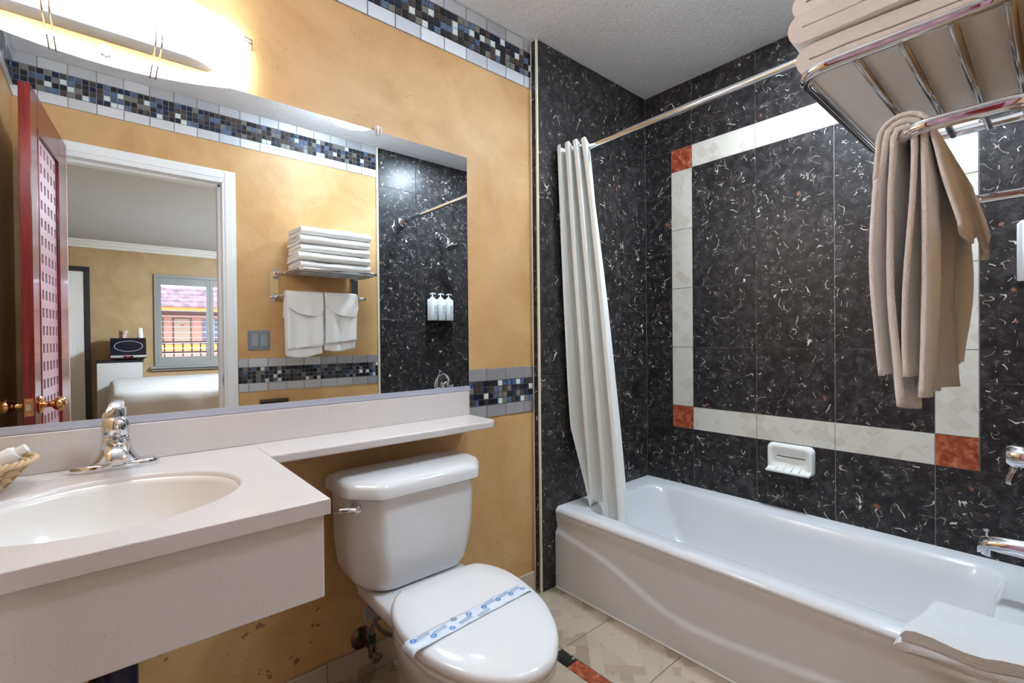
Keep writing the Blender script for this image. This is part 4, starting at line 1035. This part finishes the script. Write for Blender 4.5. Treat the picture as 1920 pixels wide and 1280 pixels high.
# bed
bd = thing('bed', 'bed with rumpled white sheets seen through the doorway', 'bed', (1.1, -3.4, 0))
bm = B(); box(bm, .06, 2.05, -4.40, -2.20, .02, .30); OB('bed_base', bm, SHEET, bd, bevel=.02)
bm = B(); NXb, NYb = 60, 50
def bedsurf(i, j):
    x = .035+2.03*i/NXb; y = -4.6+2.42*j/NYb; return x, y
rows = []
x0, x1, y0, y1 = .035, 2.065, -4.44, -2.17
per = []
for sx in range(61): per.append((x0+(x1-x0)*sx/60, y1))
topv = []
rings = []
for q, (ins, z) in enumerate([(0, .06), (0, .20), (0, .34), (-.006, .48), (-.008, .58), (.004, .635), (.03, .665), (.07, .676), (.3, .679), (.8, .680)]):
    ring = []
    for (a, b, _) in rrect(x0+ins, x1-ins, y0+ins, y1-ins, max(.05, .10-ins*.05), z, 8): ring.append((a, b))
    # resample
    P = [Vector(p) for p in ring]+[Vector(ring[0])]; Ls = [0]
    for a, b in zip(P[:-1], P[1:]): Ls.append(Ls[-1]+(b-a).length)
    res_ = []; k = 0
    for m_ in range(160):
        s_ = Ls[-1]*m_/160
        while Ls[k+1] < s_: k += 1
        p = P[k].lerp(P[k+1], (s_-Ls[k])/max(1e-9, Ls[k+1]-Ls[k])); 
        n_ = noise.noise(Vector((p.x*3, p.y*3, z*2.5)))*.03+noise.noise(Vector((p.x*8+z*9, p.y*9, z*9)))*.022
        c_ = Vector(((x0+x1)/2, (y0+y1)/2)); d_ = (p-c_).normalized(); s2 = 1 if q < 5 else .2
        res_.append((p.x+d_.x*n_*s2, p.y+d_.y*n_*s2, z+n_*.25*(q > 4)))
    rings.append(res_)
loft(bm, rings); OB('sheet', bm, SHEET, bd, smooth=True)
# white cabinet with microwave
cb = thing('mini_cabinet', 'white cabinet with black top below the microwave', 'cabinet', (.13, -4.72, 0))
bm = B(); box(bm, -.080, .350, -4.96, -4.48, .0005, .860); OB('cabinet_body', bm, CABW, cb, bevel=.004)
bm = B(); box(bm, -.092, .362, -4.975, -4.468, .8605, .884); OB('cabinet_top', bm, BLACKM, cb, bevel=.008)
mw = thing('microwave', 'black microwave with an oval door ring on the white cabinet', 'microwave', (.21, -4.7, .885))
bm = B(); box(bm, .045, .392, -4.93, -4.52, .905, 1.158); OB('case', bm, BLACKM, mw, bevel=.004)
for x in (.07, .36):
    for y in (-4.9, -4.55): bm = B(); lathe(bm, [(.012, 0), (.012, .021)], (x, y, .8845), (0, 0, 1), 10); OB('foot', bm, BLACKP, mw)
bm = B(); box(bm, .047, .390, -4.52, -4.500, .948, 1.156); mdr = OB('microwave_door', bm, BLACKG, mw, bevel=.004)
bm = B(); tube(bm, [(.218+.136*math.cos(2*PI*k/48), -4.498, 1.057+.064*math.sin(2*PI*k/48)) for k in range(48)], .0035, 8, closed=True); SUBP('oval_ring', bm, SILVER, mdr, smooth=True)
bm = B(); box(bm, .047, .390, -4.52, -4.502, .918, .946); mc = OB('control_strip', bm, SILVER, mw, bevel=.002)
bm = B(); box(bm, .170, .262, -4.502, -4.497, .914, .938); SUBP('button_panel', bm, BLACKG, mc, bevel=.004)
bm = B(); box(bm, .190, .232, -4.497, -4.495, .922, .934); SUBP('red_display', bm, REDDOT, mc)
cp = thing('paper_cups', 'stack of white paper cups upside down on the microwave', 'cups', (.337, -4.7, 1.1585))
bm = B(); 
prof = [(.030, 0)]
for k in range(3): prof += [(.032-.001*k, .004+.03*k), (.030-.002*k, .028+.03*k)]
prof += [(.022, .125), (.0, .126)]
lathe(bm, prof, (.337, -4.62, 1.1588), (0, 0, 1), 20); OB('cup_stack', bm, PLASTICW, cp, smooth=True, angle=40)
tray = thing('condiment_tray', 'small clear tray holding a paper filter on the microwave', 'tray', (.18, -4.7, 1.1585))
bm = B(); box(bm, .130, .240, -4.72, -4.64, 1.1590, 1.265); OB('tray_box', bm, mat('tinted_plastic', (176, 150, 124), .2), tray, bevel=.006)
bm = B(); lathe(bm, [(.022, 0), (.030, .02), (.040, .045), (.038, .045), (.0, .012)], (.185, -4.62, 1.205), (0, 0, 1), 20); box(bm, .165, .205, -4.64, -4.60, 1.1590, 1.206); OB('filter_cup', bm, mat('paper_filter', (216, 196, 176), .7), tray, smooth=True, angle=40)

# ------------------------------------------------------------------ outside: walkway railing and the house across the court
rl = thing('balcony_railing', 'dark metal walkway railing outside the bedroom window', 'railing', (1.5, -6.4, 0))
DK = mat('dark_railing_paint', (48, 34, 40), .4)
for z in (.74, .935, 1.10):
    bm = B(); box(bm, -.5, 5.5, -6.42, -6.385, z-.012, z+.012); OB('rail', bm, DK, rl)
k = 0; x = .60
while x < 4.2:
    bm = B(); box(bm, x-.009, x+.009, -6.41, -6.392, 0.02, 1.09); OB('baluster', bm, DK, rl); x += .122
bm = B(); box(bm, 1.29, 1.345, -6.44, -6.36, 0, 1.20); OB('post', bm, DK, rl)
bm = B(); box(bm, -2, 7, -6.7, -5.16, -.15, 0); OB('floor_walkway', bm, mat('grey_concrete', (150, 140, 136), .8), kind='structure')
bm = B(); box(bm, -40, 60, -60, -6.7, -3.2, -3.0); OB('ground', bm, mat('courtyard_paving', (150, 130, 126), .9), kind='structure')
YH = -30.0
hs = thing('motel_building', 'motel block across the court with mauve tiled roof and orange fascia', 'building', (6, YH, -3))
PINKW = mat('pink_stucco', (206, 150, 134), .8); DOORC = mat('beige_door_paint', (176, 154, 130), .6); ORANGE = mat('orange_fascia', (226, 156, 84), .7)
DARKT = mat('dark_brown_trim', (84, 52, 56), .7)
bm = B(); box(bm, -8, 24, YH-6, YH, -3, 2.9); OB('wall', bm, PINKW, hs)
bm = B(); box(bm, -8, 24, YH+.01, YH+1.2, 2.62, 2.80); box(bm, -8, 24, YH+.9, YH+1.25, 2.70, 2.82); OB('eave_soffit', bm, DARKT, hs)
bm = B(); box(bm, -8, 24, YH+1.25, YH+1.33, 2.80, 3.02); OB('fascia', bm, ORANGE, hs)
def m_roof():
    m = mat('mauve_roof_tiles', (150, 122, 134), .8); n = N(m); p = n.pos(); n.color(n.ramp(n.noise(p, 3, 3), [(.35, lin(130, 104, 116)), (.65, lin(176, 148, 158))])); return m
bm = B(); NR = 5; rows = []
for r_ in range(NR):
    z0 = 3.0+r_*.212; y0 = YH+1.40-r_*.16
    ra, rb = [], []
    for k in range(281):
        x = -6+k*.1; w_ = .045*abs(math.sin(PI*x/.36)); ra.append((x, y0+w_, z0)); rb.append((x, y0-.13+w_, z0+.255))
    loft(bm, [ra, rb, [(a[0], a[1]-.06, a[2]) for a in rb]], False, False, False)
OB('tiled_roof', bm, m_roof(), hs, smooth=True, angle=40, solid=.02)
bm = B(); box(bm, -8, 24, YH+.01, YH+1.3, -.20, .02); OB('walkway_slab', bm, DARKT, hs)
bm = B(); box(bm, -8, 24, YH+.9, YH+.98, .60, .93); OB('orange_balustrade', bm, ORANGE, hs); bm = B(); box(bm, -8, 24, YH+.9, YH+.98, .25, .58); OB('pink_balustrade', bm, PINKW, hs)
for x in (2.05, 3.36, 6.9):
    bm = B(); box(bm, x-.44, x+.44, YH+.001, YH+.08, .1, 2.44); fr_ = OB('door_frame', bm, DARKT, hs); bm = B(); box(bm, x-.38, x+.38, YH+.08, YH+.10, .1, 2.40); SUBP('door_leaf', bm, DOORC, fr_)
    bm = B(); box(bm, x-.08, x+.10, YH+.101, YH+.11, 2.0, 2.08); SUBP('number_plate', bm, REDDOT, fr_)
for x in (4.9,):
    bm = B(); box(bm, x-.55, x+.55, YH+.001, YH+.06, .9, 2.4); fr_ = OB('window', bm, mat('house_glass', (90, 100, 130), .2), hs)
    bm = B(); box(bm, x-.03, x+.03, YH+.06, YH+.09, .9, 2.4); box(bm, x-.55, x+.55, YH+.06, YH+.09, 1.6, 1.66); SUBP('muntins', bm, WHITEPAINT, fr_)
